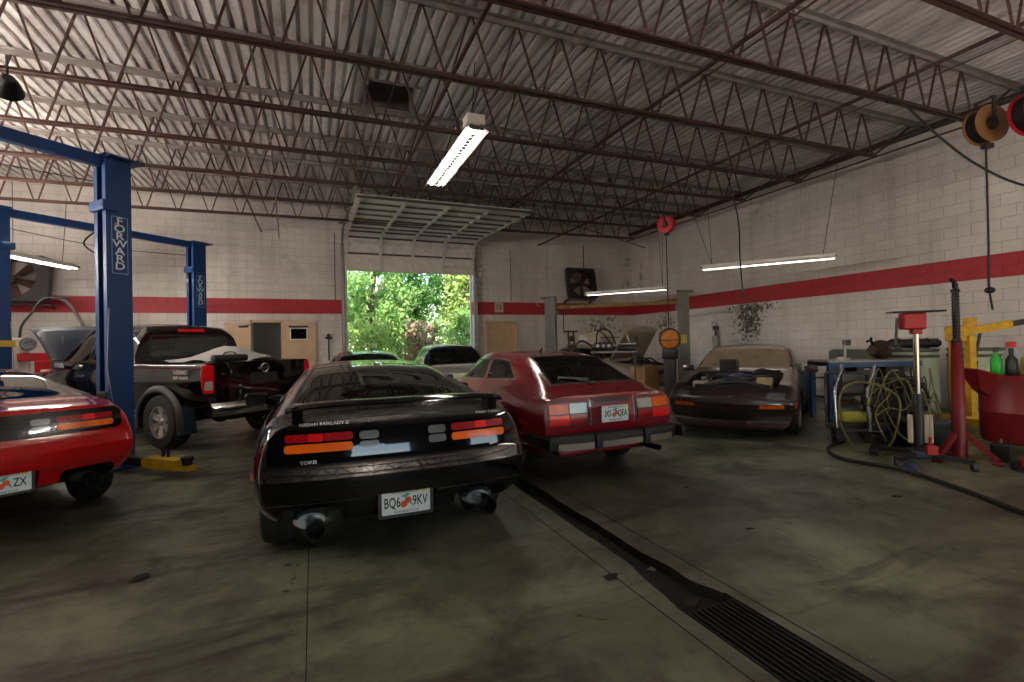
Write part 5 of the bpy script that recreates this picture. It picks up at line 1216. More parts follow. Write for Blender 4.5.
# engine hoist
t = thing('engine_hoist', 'yellow engine hoist with long boom in front of the white drums', 'hoist', (9.0, 4.05, 0), R(-20))
mb = MB(); mb.rbox((0, 0, .72), (.10, .10, 1.30), .01); mb.build('mast', M_YEL, t)
mb = MB(); mb.bar((-.28, 0, 1.40), (.62, 0, 1.53), .10, .11); mb.rbox((-.22, 0, 1.40), (.22, .15, .22), .02); mb.rbox((.0, 0, 1.55), (.12, .12, .16), .01); bo = mb.build('boom', M_YEL, t)
mb = MB(); mb.bar((.60, 0, 1.525), (1.5, 0, 1.66), .07, .08); mb.build('boom_extension', mat('boom_dark', '#3c3733', .4, .5), bo)
mb = MB(); mb.cyl((.05, 0, .95), (.17, 0, 1.44), .02); mb.cyl((.0, 0, .55), (.06, 0, 1.0), .045); mb.build('ram', M_BLACKP, t, 40)
mb = MB(); mb.bar((-.26, .05, 1.38), (-.20, .10, .10), .03); mb.bar((-.26, -.05, 1.38), (-.22, -.10, .10), .03); mb.build('brace', M_YEL, t)
for s in (-1, 1):
    mb = MB(); mb.bar((-.25, s*.30, .12), (1.25, s*.42, .12), .09, .09); mb.build('leg', M_YEL, t)
    for x in (-.2, 1.15): mb = MB(); mb.cyl((x, s*.36-.02, .045), (x, s*.36+.02, .045), .045, n=14); mb.build('caster', M_BLACK, t, 40)
mb = MB(); mb.bar((-.22, -.36, .12), (-.22, .36, .12), .09, .09); mb.rbox((0, 0, .14), (.5, .16, .10), .01); mb.build('cross_member', M_YEL, t)
# two pale drums
M_DRUM = mat('pale_drum', '#9aa089', .4, var=.08)
for (x, y, r, h, lab) in ((9.66, 5.14, .34, 1.16, 'pale green white plastic drum with black bundle on its lid'), (10.42, 4.62, .36, 1.16, 'pale green white plastic drum behind the yellow hoist mast and red bin')):
    t = thing('plastic_drum', lab, 'drum', (x, y, 0), 0)
    mb = MB(); mb.lathe([(0, .01), (r*.94, .01), (r, .05), (r, .32), (r*1.02, .36), (r, .40), (r, .82), (r*1.02, .86), (r, .90), (r, h-.08), (r*.96, h-.02), (0, h-.02)], None, 36); mb.build('drum_body', M_DRUM, t, 40)
    mb = MB(); mb.lathe([(r*1.025, h-.15), (r*1.035, h-.14), (r*1.035, h-.11), (r*1.025, h-.10)], None, 36, True); mb.build('band', mat('drum_band', '#3b3d35', .5), t, 40)
    mb = MB(); mb.lathe([(0, h), (r*1.03, h), (r*1.04, h-.03), (r*1.0, h-.05)], None, 36); mb.build('lid', mat('drum_lid', '#4b4a42', .5), t, 40)
    mb = MB(); a0 = math.atan2(-y, -x); vs = []
    for k in range(7):
        a = a0-.35+.1*k
        for z in (.66, .78): vs.append((r*1.004*math.cos(a), r*1.004*math.sin(a), z))
    mb.add(vs, [(2*k, 2*k+2, 2*k+3, 2*k+1) for k in range(6)]); mb.build('paper_label', mat('drum_label', '#c9cdc0', .5), t)
t = thing('tarp_roll', 'black rolled tarp lying on the lid of the pale drum', 'roll', (9.62, 5.10, 1.165), R(-28))
mb = MB(); mb.lathe([(0, -.40), (.06, -.42), (.085, -.36), (.075, -.2), (.088, 0), (.075, .2), (.082, .36), (.05, .41), (0, .40)], Matrix.Translation((0, 0, .088)) @ Matrix.Rotation(R(90), 4, 'Y'), 16); mb.build('rolled_sheet', M_BLACK, t, 60)
for x in (-.25, .2): mb = MB(); mb.lathe([(.084, -.015), (.094, 0), (.084, .015)], Matrix.Translation((x, 0, .088)) @ Matrix.Rotation(R(90), 4, 'Y'), 16); mb.build('tie', M_BLACKP, t, 60)
# red waste bin
t = thing('waste_bin', 'red plastic bin with flared spout at the right edge', 'bin', (7.80, 3.02, 0), R(-35))
mb = MB(); mb.lathe([(0, .10), (.36, .10), (.38, .14), (.385, .44), (.395, .46), (.385, .48), (.39, .80), (.40, .88), (.38, .90), (.36, .88), (.35, .3), (0, .28)], None, 36); mb.build('bin_body', mat('bin_red', '#6e0d14', .45, var=.15), t, 40)
mb = MB(); vs = [(-.33, -.18, .90), (-.33, .18, .90), (-.56, .17, .97), (-.56, -.17, .97), (-.35, -.10, .62), (-.35, .10, .62), (-.47, .08, .72), (-.47, -.08, .72)]; mb.add(vs, [(0, 3, 7, 4), (1, 5, 6, 2), (3, 2, 6, 7), (4, 7, 6, 5)]); sp = mb.build('spout', mat('bin_red', '#8a1119', .45), t)
md = sp.modifiers.new('s', 'SOLIDIFY'); md.thickness = .018
for k in range(4): a = PI/2*k+.4; mb = MB(); mb.cyl((.30*math.cos(a)-.015, .30*math.sin(a), .05), (.30*math.cos(a)+.015, .30*math.sin(a), .05), .05, n=14); mb.build('caster', M_BLACK, t, 40)
mb = MB(); mb.lathe([(0, .885), (.37, .885), (.37, .87)], None, 30); mb.build('top_tray', mat('bin_tray', '#2b0e10', .6), t)
def bottle(label, x, y, z, r, h, body, cap, neck=.4):
    t = thing('bottle', label, 'bottle', (x, y, z)); mb = MB(); mb.lathe([(0, 0), (r*.92, 0), (r, .01), (r, h*.58), (r*neck, h*.74), (r*neck, h*.84), (0, h*.84)], None, 18); mb.build('bottle_body', body, t, 40)
    mb = MB(); mb.lathe([(0, h), (r*neck*.9, h), (r*neck*1.15, h*.97), (r*neck*1.15, h*.83), (0, h*.83)], None, 14); mb.build('cap', cap, t, 40)
bottle('bright green bottle with black cap standing on the red bin', 7.56, 3.16, .886, .055, .34, mat('green_bottle', '#12a31f', .3), M_BLACKP)
bottle('tall black bottle beside the green one on the red bin', 7.66, 3.06, .886, .055, .33, M_BLACKP, M_BLACKP)
bottle('white bottle with red cap on the red bin', 7.86, 3.14, .886, .085, .40, mat('white_bottle', '#a9aab0', .4), mat('cap_red', '#b8141a', .4), .5)
t = thing('jug', 'yellow fronted oil jug on the red bin', 'jug', (7.76, 2.90, .886), R(-40)); mb = MB(); mb.rbox((0, 0, .11), (.22, .10, .22), .02); mb.build('jug_body', mat('yellow_jug', '#b9a516', .4), t, 40); mb = MB(); mb.cyl((-.06, 0, .21), (-.06, 0, .27), .025); mb.build('cap', M_BLACKP, t, 40); mb = MB(); mb.tube([(-.02, 0, .21), (0, 0, .26), (.08, 0, .26), (.1, 0, .19)], .013, 6, smooth=3); mb.build('handle', mat('yellow_jug', '#b9a516', .4), t, 40)
# floor jack
t = thing('floor_jack', 'low red floor jack with black wheels at the right edge', 'jack', (6.62, 2.35, 0), R(-30))
mb = MB(); mb.bar((-.20, -.10, .10), (.65, -.13, .12), .03, .10); mb.bar((-.20, .10, .10), (.65, .13, .12), .03, .10); mb.rbox((.30, 0, .12), (.5, .2, .03), .005); mb.build('chassis', mat('jack_red', '#a3101c', .4), t)
mb = MB(); mb.bar((.5, 0, .15), (-.10, 0, .17), .10, .05); mb.lathe([(0, .19), (.06, .19), (.065, .21), (.05, .22), (0, .21)], Matrix.Translation((-.12, 0, 0)), 16); mb.build('lift_arm', M_BLACKP, t, 40)
for x, y, r in ((-.20, -.14, .06), (-.20, .14, .06), (.62, -.16, .055), (.62, .16, .055)): mb = MB(); mb.cyl((x, y-.03, r), (x, y+.03, r), r, n=16); mb.build('wheel', M_BLACK, t, 40)
t = thing('cord_box', 'small black box on the floor beside the red jack stand', 'box', (6.90, 2.86, 0), R(20)); mb = MB(); mb.rbox((0, 0, .10), (.20, .16, .20), .015); mb.build('case', M_BLACKP, t); mb = MB(); mb.tube([(-.06, 0, .2), (-.05, 0, .235), (.05, 0, .235), (.06, 0, .2)], .01, 6, smooth=3); mb.build('handle', M_STEEL, t, 40)
# workbench
bx, by, bb = 8.60, 5.32, R(22)
t = thing('workbench', 'blue steel workbench by the right wall loaded with parts', 'workbench', (bx, by, 0), -bb); BL = mat('bench_blue', '#23466f', .45, var=.2)
mb = MB(); mb.rbox((0, 0, .985), (1.55, .55, .03), .005); mb.build('bench_top', mat('bench_top_grey', '#8f8b86', .4, .4, var=.2), t)
mb = MB(); mb.bar((-.77, -.26, .93), (.77, -.26, .93), .04, .08); mb.bar((-.77, .26, .93), (.77, .26, .93), .04, .08); mb.build('apron', BL, t)
for x in (-.72, .72):
    for y in (-.23, .23): mb = MB(); mb.bar((x, y, 0), (x, y, .95), .07, .07); mb.build('leg', BL, t)
mb = MB(); mb.rbox((0, 0, .38), (1.45, .46, .03), .005); mb.rbox((0, 0, .70), (1.45, .44, .02), .005); mb.build('shelf', mat('bench_shelf', '#3d3a37', .6), t)
def on_bench(x, y, z=1.0): return (bx+x*math.cos(bb)+y*math.sin(bb), by-x*math.sin(bb)+y*math.cos(bb), z)
t = thing('transmission_housing', 'rusty heap of gearbox casting on the workbench', 'gearbox', on_bench(.28, .05), R(15))
mb = MB(); mb.lathe([(0, -.26), (.07, -.26), (.09, -.1), (.16, .12), (.17, .2), (.12, .2), (0, .16)], Matrix.Translation((0, 0, .155)) @ Matrix.Rotation(R(90), 4, 'Y'), 18); mb.build('casing', M_RUST, t, 40)
for pts in ([(-.1, 0, .2), (-.2, .02, .3), (-.26, 0, .36)], [(.05, .05, .25), (-.02, .08, .32), (-.14, .1, .30)], [(.15, -.1, .2), (.26, -.12, .26), (.34, -.05, .18)]): mb = MB(); mb.tube(pts, .02, 7, smooth=3); mb.build('lever', M_BLACKP, t, 40)
t = thing('bench_vise', 'upright grey clamp on the workbench', 'vise', on_bench(-.22, .12)); mb = MB(); mb.cyl((0, 0, 0), (0, 0, .03), .09); mb.cyl((0, 0, .02), (0, 0, .26), .025); mb.build('base', M_STEEL, t, 40); mb = MB(); mb.rbox((.05, 0, .29), (.13, .08, .10), .015); mb.build('jaw', mat('vise_grey', '#5e5c58', .5, .5), t)
t = thing('drum_rotor', 'shiny flat disc lying at the front of the workbench', 'disc', on_bench(-.45, -.10)); mb = MB(); mb.lathe([(.03, 0), (.15, 0), (.15, .022), (.09, .024), (.085, .06), (.035, .06)], None, 28, True); mb.build('disc', M_STEEL, t, 40); mb = MB(); mb.lathe([(.0, .055), (.03, .055), (.03, .075), (0, .075)], None, 12); mb.build('hub', M_RUST, t, 40)
t = thing('windshield_pane', 'leaning sheet of grey glass against the right wall behind the bench', 'glass sheet', (10.45, 6.35, 0), R(0)); mb = MB(); mb.prism(rrect(-.7, .7, 0, 1.15, .12), -.006, .006, Matrix.Rotation(R(90), 4, 'Z') @ Matrix.Rotation(R(80), 4, 'X')); mb.build('pane', mat('glass_sheet', '#5f665f', .15), t); mb = MB(); mb.box((0, 0, .03), (.05, 1.2, .06)); mb.build('wood_block', mat('wood', '#6b4e33', .7), t)
for k in range(5):
    t = thing('socket', 'small upright socket in the row on the bench shelf', 'socket', on_bench(-.62+.07*k, -.20, .711), 0, 'sockets on the bench shelf'); mb = MB(); mb.lathe([(.012, 0), (.022, 0), (.022, .07), (.018, .09), (.012, .09)], None, 12, True); mb.build('shell', M_STEEL, t, 40)
for x, w_, h_, z, m_, lab in ((-.05, .34, .22, .711, '#1b1a19', 'black parts case in the middle of the upper bench shelf'), (.42, .30, .18, .711, '#3a2317', 'rusty brown parts case at the end of the upper bench shelf'), (-.35, .42, .26, .396, '#151517', 'large black parts case on the lower bench shelf'), (.25, .45, .22, .396, '#2a2926', 'wide grey parts case on the lower bench shelf')):
    t = thing('parts_case', lab, 'case', on_bench(x, 0, z), -bb); mb = MB(); mb.rbox((0, 0, h_/2), (w_, .30, h_), .02); mb.build('case_body', mat('case'+m_, m_, .55, var=.3), t, 40); mb = MB(); mb.rbox((0, -.155, h_*.6), (.10, .02, .03), .008); mb.build('latch', M_STEEL, t)
# hose cart in front of the bench
t = thing('hose_cart', 'black cart with two bent chrome handles and spoked wheels', 'cart', (6.50, 4.12, 0), R(-42)); CHR = mat('cart_chrome', '#9fa6b0', .2, .9)
for y in (-.14, .14):
    pass
for x in (-.22, .14):
    mb = MB(); mb.tube([(x+.10, .10, 1.02), (x+.07, .06, .92), (x-.02, -.06, .72), (x-.04, -.10, .5), (x-.03, -.12, .18)], .022, 10, smooth=5); mb.build('handle', CHR, t, 40)
mb = MB(); mb.rbox((.0, .10, .18), (.55, .40, .03), .01); mb.rbox((-.03, 0, .78), (.26, .03, .26), .01); mb.bar((-.25, -.05, .45), (.15, -.05, .45), .03); mb.bar((-.27, .28, .18), (-.27, .28, .9), .03); mb.bar((.27, .28, .18), (.27, .28, .9), .03); mb.bar((-.27, .28, .9), (.27, .28, .9), .03); mb.build('frame', M_BLACKP, t)
mb = MB(); mb.rbox((-.02, -.02, .36), (.34, .16, .14), .03); mb.build('yellow_pump', mat('hose_yellow', '#8a8424', .5), t, 40)
for x, r in ((-.28, .115), (.30, .115)):
    mb = MB(); T = Matrix.Translation((x, -.16, r)) @ Matrix.Rotation(R(90), 4, 'Y'); mb.lathe([(r*.78, -.02), (r, -.018), (r, .018), (r*.78, .02)], T, 24, True)
    for k in range(5): a = 2*PI*k/5; mb.bar(T @ Vector((.02*math.cos(a), .02*math.sin(a), 0)), T @ Vector((r*.8*math.cos(a), r*.8*math.sin(a), 0)), .018)
    mb.cyl((x-.03, -.16, r), (x+.03, -.16, r), .025, n=10); mb.build('wheel', M_BLACK, t, 40)
t = thing('engine', 'dark engine with belts and pipes among the yellow hoses', 'engine', (7.05, 4.02, 0), R(-50))
mb = MB(); mb.rbox((0, 0, .48), (.62, .42, .42), .05); mb.rbox((.1, 0, .75), (.40, .30, .14), .04); mb.build('block', M_RUST, t, 40)
mb = MB(); mb.rbox((0, 0, .14), (.7, .5, .06), .01); mb.build('pallet_base', M_BLACKP, t)
for x in (-.28, .28): mb = MB(); mb.rbox((x, 0, .22), (.06, .4, .14), .01); mb.build('mount', M_BLACKP, t)
for k in range(4): mb = MB(); mb.box((-.3+.2*k, 0, .055), (.06, .5, .11)); mb.build('skid', M_BLACKP, t)
for k in range(3): mb = MB(); mb.cyl((-.33, -.12+.13*k, .42+.10*(k % 2)), (-.38, -.12+.13*k, .42+.10*(k % 2)), .06, n=18); mb.build('pulley', M_STEEL, t, 40)
for k in range(4): mb = MB(); mb.tube([(-.25+.15*k, -.1, .7), (-.2+.15*k, -.22, .8), (-.15+.16*k, -.26, .6), (-.2+.16*k, -.24, .4)], .022, 7, smooth=4); mb.build('pipe', M_BLACK, t, 40)
HY = mat('hose_olive', '#625c2a', .5, var=.25); rr2 = random.Random(3)
for k in range(9):
    x0, y0 = 6.42+.07*k, 4.02-.045*k; pts = [(x0, y0, .30+rr2.random()*.5)]
    for j in range(5):
        pts.append((min(7.15, max(6.3, pts[-1][0]+rr2.uniform(-.25, .32))), pts[-1][1]*.5+.5*(5.95-.33*pts[-1][0])+rr2.uniform(-.10, .06), rr2.uniform(.18, 1.0 if k < 5 else .7)))
    pts.append((pts[-1][0], pts[-1][1]-.12, .12))
    mb = MB(); mb.tube(pts, .008, 7, smooth=6); tag(mb.build('air_hose', HY if k % 3 else mat('hose_dark', '#2a2a20', .5), None, 50), 'thin olive air hose looped in the tangle over the chrome handled cart' if k % 3 else 'thin dark air hose looped in the tangle over the chrome handled cart', 'hose', 'tangled air hoses')
mb = MB(); mb.tube([(6.15, 3.95, .02), (6.0, 4.0, .35), (6.22, 4.1, .72), (6.5, 4.0, .80), (6.72, 3.75, .62), (6.6, 3.72, .2), (6.3, 3.66, .03), (6.05, 3.58, .015)], .014, 8, smooth=6); tag(mb.build('air_hose', HY, None, 50), 'olive air hose making one big loop down to the floor beside the cart wheel', 'hose')
mb = MB(); mb.tube([(6.35, 4.2, .02), (5.95, 4.1, .02), (5.62, 3.86, .02), (5.47, 3.56, .02), (5.55, 3.1, .02), (5.30, 2.5, .02), (4.98, 1.94, .02), (4.6, 1.2, .02), (4.4, .3, .02)], .02, 8, smooth=8); tag(mb.build('air_hose', mat('floor_hose_black', '#1b1710', .6), None, 50), 'thick dark hose lying across the concrete floor towards the right', 'hose')
mb = MB(); mb.tube([(6.3, 2.4, .02), (6.0, 2.2, .02), (5.8, 1.7, .02), (5.9, 1.2, .02)], .016, 8, smooth=8); tag(mb.build('air_hose', mat('floor_hose_black', '#1b1710', .6), None, 50), 'short dark hose running from the red floor jack', 'hose')
# black tub with lid
t = thing('storage_tub', 'black plastic tub with lid on the floor behind the jack', 'tub', (6.98, 3.62, 0), R(-30))
mb = MB(); mb.add([(s*a, e*b, z) for z, a, b in ((.0, .24, .16), (.32, .28, .19)) for s, e in ((-1, -1), (1, -1), (1, 1), (-1, 1))], [(3, 2, 1, 0), (0, 1, 5, 4), (1, 2, 6, 5), (2, 3, 7, 6), (3, 0, 4, 7), (4, 5, 6, 7)]); mb.build('tub', M_BLACKP, t); mb = MB(); mb.rbox((0, 0, .335), (.60, .42, .035), .012); mb.build('lid', mat('tub_lid', '#1d1e1e', .4), t)
t = thing('shop_rag', 'crumpled dark blue rag on the floor before the transmission jack', 'rag', (5.72, 3.10, 0)); mb = MB(); rr3 = random.Random(5); vs = []
for i in range(9):
    for j in range(9): u, v = i/8-.5, j/8-.5; vs.append((.17*u, .13*v, max(.004, .07*(1-3.2*(u*u+v*v))+rr3.uniform(-.012, .012))))
mb.add(vs, [(i*9+j, i*9+9+j, i*9+10+j, i*9+1+j) for i in range(8) for j in range(8)]); mb.build('cloth', mat('rag_blue', '#222a4a', .8), t, 60)
# ------------------------------------------------------------------ back right corner
t = thing('drum_fan', 'round orange fan with black ring guard on a dark stand', 'fan', (7.32, 8.60, 0), R(-42))
Y = Matrix.Translation((0, 0, 1.42)) @ Matrix.Rotation(R(90), 4, 'X') @ Matrix.Scale(.86, 4)
mb = MB(); mb.lathe([(0, -.10), (.15, -.09), (.24, -.02), (.24, .03), (.20, .06), (0, .07)], Y, 28); mb.build('fan_body', mat('fan_orange', '#b3691b', .5, var=.15), t, 40)
mb = MB(); mb.tube([Y @ Vector((.25*math.cos(2*PI*k/28), .27*math.sin(2*PI*k/28), .07)) for k in range(28)], .016, 8, True); mb.bar((-.25, -.07, 1.40), (.25, -.07, 1.40), .02); mb.build('guard_ring', M_BLACK, t, 40)
mb = MB(); mb.rbox((0, 0, 1.10), (.34, .24, .24), .03); mb.rbox((0, 0, .55), (.26, .2, .9), .03); mb.rbox((0, 0, .03), (.5, .44, .06), .015); mb.build('stand', mat('stand_dark', '#1d2026', .5), t, 40)
t = thing('bumper_cover', 'pale bumper cover lying on the roof of the beige car', 'bumper', (7.46, 11.40, 1.345), R(20)); mb = MB(); n = 16; vs = []
for k in range(n+1):
    u = -1+2*k/n
    for yy, zz in ((-.16, 0), (-.20, .12), (-.15, .28), (-.02, .34), (.10, .30), (.16, 0)): vs.append((.62*u, yy+.30*u*u, zz*(1-.25*u**4)))
mb.add(vs, [(i*6+j, i*6+6+j, i*6+6+(j+1) % 6, i*6+(j+1) % 6) for i in range(n) for j in range(6)]+[(5, 4, 3, 2, 1, 0), tuple(range(n*6, n*6+6))]); mb.build('shell', mat('primer_white', '#a39a8c', .5, var=.1), t, 50); mb = MB(); mb.box((0, -.20, .17), (.9, .02, .03)); mb.build('slot', mat('cover_slot', '#5d554a', .6), t)
t = thing('parts_stand', 'black metal stand with clamp head beside the grey post', 'stand', (5.42, 9.62, 0), R(-25))
for s in (-1, 1): mb = MB(); mb.bar((s*.30, -.2, 0), (s*.05, 0, 1.25), .04); mb.build('leg', M_BLACKP, t); mb = MB(); mb.bar((s*.30, .2, 0), (s*.05, 0, 1.25), .04); mb.build('leg', M_BLACKP, t)
mb = MB(); mb.rbox((0, 0, 1.28), (.20, .16, .14), .02); mb.bar((-.16, 0, 1.64), (.14, 0, 1.64), .06, .04); mb.bar((-.06, 0, 1.3), (-.08, 0, 1.64), .04); mb.bar((.06, 0, 1.3), (.04, 0, 1.64), .04); mb.ball((0, -.03, 1.48), .07); mb.build('clamp_head', M_RUST, t)
mb = MB(); mb.tube([(.1, 0, 1.35), (.22, -.05, 1.42), (.35, -.05, 1.36), (.45, 0, 1.3)], .025, 7, smooth=4); mb.build('pipe', M_BLACK, t, 40)
t = thing('parts_table', 'steel parts table heaped with black engine pieces and looping hose', 'table', (6.22, 9.15, 0), R(-33))
mb = MB(); mb.rbox((0, 0, 1.16), (1.0, .5, .04), .01); mb.build('table_top', M_GREYSTEEL, t)
for x in (-.45, .45):
    for y in (-.2, .2): mb = MB(); mb.bar((x, y, 0), (x, y, 1.15), .04); mb.build('leg', M_BLACKP, t)
t = thing('cylinder_head', 'black cylinder head with pale caps and looped hose on the parts table', 'engine part', (6.02, 9.26, 1.182), R(-33)); mb = MB(); mb.rbox((0, 0, .10), (.42, .26, .20), .03); mb.build('casting', M_BLACKP, t, 40)
for k in range(3): mb = MB(); mb.cyl((-.12+.12*k, -.14, .12), (-.12+.12*k, -.10, .12), .035); mb.build('cap', mat('pale_cap', '#a7a29a', .5), t, 40)
mb = MB(); mb.tube([(-.15, 0, .2), (-.12, 0, .42), (.02, 0, .5), (.16, 0, .42), (.28, 0, .14)], .018, 8, smooth=6); mb.build('hose', M_BLACK, t, 40)
mb = MB(); mb.tube([(-.2, .05, .48), (-.05, .05, .44), (.08, .05, .3), (.2, .02, .1)], .014, 8, smooth=6); mb.build('hose', M_BLACK, t, 40)
t = thing('intake_manifold', 'long grey and black manifold on the parts table near the orange fan', 'engine part', (6.45, 8.98, 1.182), R(-33)); mb = MB(); mb.rbox((0, 0, .06), (.42, .22, .12), .03); mb.build('casting', M_BLACKP, t, 40); mb = MB(); mb.rbox((0, -.06, .15), (.40, .08, .06), .02); mb.build('rail', M_STEEL, t, 40); mb = MB(); mb.rbox((.20, .02, .20), (.09, .09, .24), .02); mb.build('throttle_body', M_BLACK, t, 40)
t = thing('cardboard_box', 'tan cardboard box standing by the beige car wheel', 'box', (6.85, 8.9, 0), R(15)); mb = MB(); mb.rbox((0, 0, .42), (.5, .4, .84), .005); mb.build('carton', mat('cardboard', '#8a6a45', .8), t); mb = MB(); mb.bar((-.25, .0, .845), (.25, .0, .845), .05, .004); mb.build('tape', mat('tape', '#a58a5f', .4), t)
# ------------------------------------------------------------------ far left machine
t = thing('tire_changer', 'white garage machine with red arm and round dial behind the blue post', 'machine', (-5.28, 12.50, 0), R(25))
mb = MB(); mb.rbox((-.12, .1, .85), (.40, .5, 1.70), .03); mb.build('cabinet', mat('machine_white', '#b3aea6', .45, var=.12), t)
mb = MB(); mb.rbox((.16, -.12, 1.32), (.52, .2, .16), .02); mb.rbox((.28, -.14, 1.08), (.28, .22, .34), .03); mb.build('red_arm', mat('machine_red', '#b3121a', .35), t)
mb = MB(); mb.rbox((.35, -.27, 1.04), (.26, .05, .05), .015); mb.build('handle', M_WHITE, t)
mb = MB(); T = Matrix.Translation((.06, -.20, 1.58)) @ Matrix.Rotation(R(90), 4, 'X'); mb.lathe([(0, .03), (.05, .03), (.06, .06), (.12, .06), (.13, .02), (.13, -.04), (0, -.04)], T, 24); mb.build('dial', mat('dial_grey', '#77797d', .4, .4), t, 40)
mb = MB(); mb.tube([(-.05, .05, 1.70), (-.02, .05, 1.95), (.12, .1, 2.2), (.3, .2, 2.5), (.7, .3, 2.55)], .02, 8, smooth=5); mb.build('air_line', M_BLACK, t, 40)
# ------------------------------------------------------------------ litter on the floor
rr4 = random.Random(11); LM = [mat('dead_leaf', '#2a1c12', .8), mat('dark_scrap', '#15120f', .8), mat('pale_scrap', '#8c857a', .8)]
spots = [(1.6, 2.42), (-.4, 2.05), (3.6, 4.5), (3.9, 4.2), (4.5, 3.4), (3.2, 3.6), (4.6, 2.6), (1.86, 2.9), (1.95, 2.5), (1.83, 3.5), (1.9, 2.1), (5.0, 3.0), (4.2, 4.9), (2.6, 3.9), (-1.0, 3.6), (.3, 1.9), (2.9, 2.6), (5.2, 2.3)]
for i, (x, y) in enumerate(spots):
    k = rr4.randrange(3); mb = MB(); n = 7; vs = [(0, 0, .008)]; s = rr4.uniform(.018, .045)
    for j in range(n): a = 2*PI*j/n; r = s*rr4.uniform(.5, 1.2); vs.append((r*math.cos(a)*1.5, r*math.sin(a), .004+rr4.uniform(0, .012)))
    mb.add(vs, [(0, j+1, (j+1) % n+1) for j in range(n)]); o = mb.build('scrap', LM[k]); o.location = (x, y, .001 if not TX0 < x < TX1 or y < 2 else -.06); o.rotation_euler = (0, 0, rr4.random()*6)
    tag(o, ('dry brown leaf scrap', 'small black scrap', 'small pale paper scrap')[k]+' lying loose on the concrete floor', 'scrap', ('dry leaf scraps', 'black scraps', 'pale scraps')[k]+' on the floor')
# ================================================================== outdoors
def grass_material():
    m, nt = newmat('outdoor_ground'); N = NT(nt); g = N.n('ShaderNodeTexCoord'); a = N.noise(g.outputs['Object'], .8, 5); b_ = N.noise(g.outputs['Object'], 12, 4)
    principled(N, N.mix(a, N.mix(b_, rgb('#3f5a22'), rgb('#6b7a35')), rgb('#8a7a58')), .8); return m
mb = MB(); mb.add([(-40, YB+.3, -.03), (50, YB+.3, -.03), (50, 70, -.03), (-40, 70, -.03)], [(0, 1, 2, 3)]); struct(mb.build('ground', grass_material()))
mb = MB(); mb.box((2.8, YB+1.6, -.015), (8, 2.8, .03)); struct(mb.build('path', mat('apron_concrete', '#8d877b', .7)))
def leafmat(k, a, b):
    if k in _mc: return _mc[k]
    m, nt = newmat(k); N = NT(nt); g = N.n('ShaderNodeTexCoord'); f = N.noise(g.outputs['Object'], 2.2, 5, .7); col = N.mix(N.ramp(f, [(.35, 0.), (.65, 1.)]), rgb(a), rgb(b))
    d = N.n('ShaderNodeBsdfDiffuse'); tr = N.n('ShaderNodeBsdfTranslucent'); N.l(col, d.inputs[0]); N.l(col, tr.inputs[0]); mx = N.n('ShaderNodeMixShader'); mx.inputs[0].default_value = .4; N.l(d.outputs[0], mx.inputs[1]); N.l(tr.outputs[0], mx.inputs[2])
    o = N.n('ShaderNodeOutputMaterial'); N.l(mx.outputs[0], o.inputs[0]); _mc[k] = m; return m
def tree(label, x, y, h, w, n, lm, seed, base=.3, size=.13, group='trees outside the garage door'):
    q = random.Random(seed); t = thing('tree', label, 'tree', (x, y, -.03), q.random()*6, group)
    mb = MB(); tips = []; mb.tube([(0, 0, 0), (.1, .05, h*.25), (-.05, .1, h*.5), (.1, 0, h*.8)], .07+h*.012, 8, smooth=3)
    for k in range(9):
        a = q.random()*6.28; z = h*(.2+.65*q.random()); r = w*.5*(.5+.5*q.random()); p = Vector((r*math.cos(a), r*math.sin(a), z+r*.5)); tips.append(p)
        mb.tube([(0, 0, z*.85), tuple(p*.5+Vector((0, 0, z*.45))), tuple(p)], .03, 6, smooth=3)
    mb.build('trunk', mat('bark', '#6a5a46', .8, var=.3, scale=12, bump=.4), t, 50)
    cl = [(Vector((q.gauss(0, .42)*w*.55, q.gauss(0, .42)*w*.55, base*h+(1-base)*h*q.random()**.9)), w*q.uniform(.10, .24)) for k in range(46)]+[(p, w*.2) for p in tips]
    vs = []; fs = []
    for i in range(n):
        c, r = cl[q.randrange(len(cl))]; d = Vector((q.gauss(0, 1), q.gauss(0, 1), q.gauss(0, 1))).normalized()
        p = c+d*r*(q.random()**.4); s = size*q.uniform(.6, 1.3); u = (d+Vector((q.gauss(0, .7), q.gauss(0, .7), q.gauss(0, .7)-.3))).normalized(); v = u.orthogonal().normalized(); v.rotate(Matrix.Rotation(q.random()*6.28, 3, u))
        w_ = u.cross(v); o = len(vs); vs += [p-v*s, p+w_*s*.38, p+v*s, p-w_*s*.38]; fs.append((o, o+1, o+2, o+3))
    mb = MB(); mb.v = vs; mb.f = fs; mb.m = [0]*len(fs); mb.build('crown', lm, t); return t
G1 = leafmat('leaf_mid', '#6f9a4a', '#b4cf86'); G2 = leafmat('leaf_yellow', '#93b04e', '#d0d98c'); G3 = leafmat('leaf_deep', '#4a7a3e', '#86ac62'); G4 = leafmat('leaf_dry', '#9c8468', '#c4ae94')
tree('bushy mid green tree filling the left half of the garage opening', 2.2, 19.6, 5.6, 3.0, 6500, G1, 1, .15)
tree('low yellow green bush at the lower left of the garage opening', 1.9, 18.0, 2.3, 1.9, 3000, G2, 2, .05, .10)
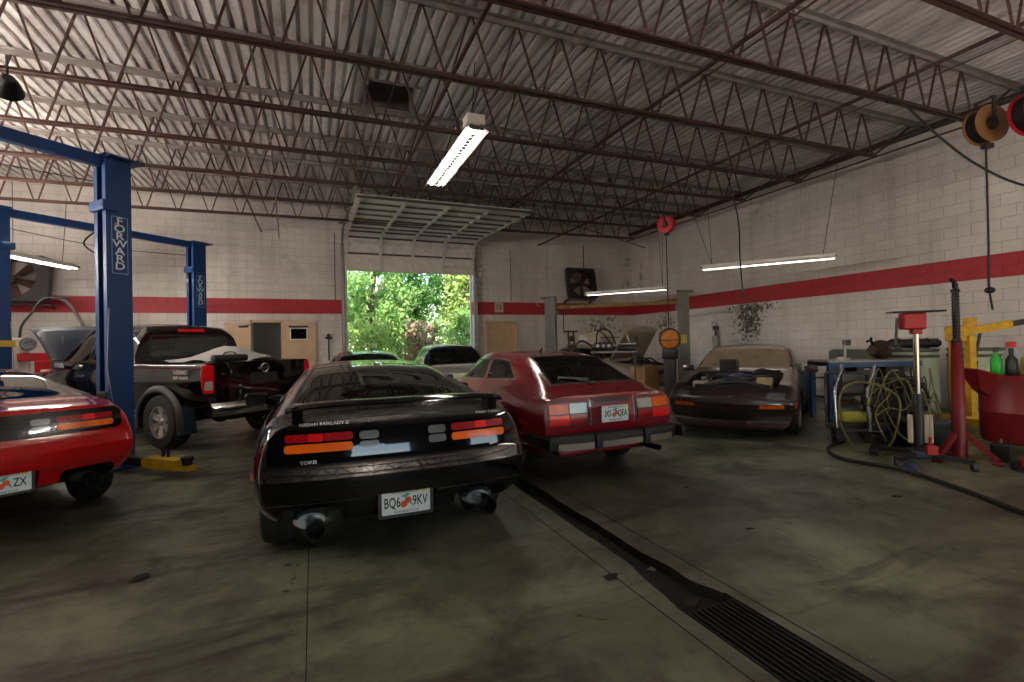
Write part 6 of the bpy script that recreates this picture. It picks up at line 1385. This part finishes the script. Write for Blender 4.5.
tree('tall bright green tree at the right of the garage opening', 6.3, 20.2, 6.2, 3.2, 6500, G2, 3, .12)
tree('deep green bush at the lower right of the garage opening', 5.5, 18.4, 2.6, 2.0, 3000, G1, 4, .05, .10)
tree('dry brown shrub at the middle of the garage opening', 3.75, 18.6, 2.3, 1.2, 750, G4, 5, .1, .12)
tree('dark green tree standing behind the brown shrub', 4.4, 22.5, 5.2, 3.2, 6000, G3, 6, .1)
tree('wide green tree far beyond the others on the left', .2, 24.5, 7.5, 4.5, 5500, G1, 7, .1, .18)
tree('wide pale green tree far beyond the others on the right', 8.5, 25.5, 8.0, 5.0, 5500, G2, 8, .1, .18)
tree('tall hazy green tree furthest off behind the garage opening', 4.6, 29.0, 4.6, 6.0, 6000, G1, 9, .05, .2)
# ================================================================== light and world
W = bpy.data.worlds.new('World'); SC.world = W; W.use_nodes = True; nt = W.node_tree; nt.nodes.clear(); N = NT(nt)
sky = N.n('ShaderNodeTexSky', sky_type='NISHITA'); sky.sun_disc = False; sky.sun_elevation = R(52); sky.sun_rotation = R(200); sky.air_density = 1.2; sky.dust_density = .6
bg = N.n('ShaderNodeBackground'); bg.inputs[1].default_value = .30; N.l(sky.outputs[0], bg.inputs[0])
o = N.n('ShaderNodeOutputWorld'); N.l(bg.outputs[0], o.inputs[0])
sun = bpy.data.lights.new('sun', 'SUN'); sun.energy = 4.5; sun.angle = R(1); sun.color = (1, .95, .86)
so = bpy.data.objects.new('sun', sun); COL.objects.link(so); so.rotation_euler = (R(38), R(-14), 0)
SC.view_settings.view_transform = 'Standard'; SC.view_settings.look = 'None'; SC.view_settings.gamma = 1; SC.view_settings.use_curve_mapping = False
SC.view_settings.exposure = EXPO
SC.cycles.use_denoising = True; SC.cycles.max_bounces = 8; SC.cycles.diffuse_bounces = 5; SC.cycles.glossy_bounces = 4; SC.cycles.transparent_max_bounces = 16
SC.cycles.sample_clamp_indirect = 6
try: SC.cycles.denoiser = 'OPENIMAGEDENOISE'
except Exception: pass
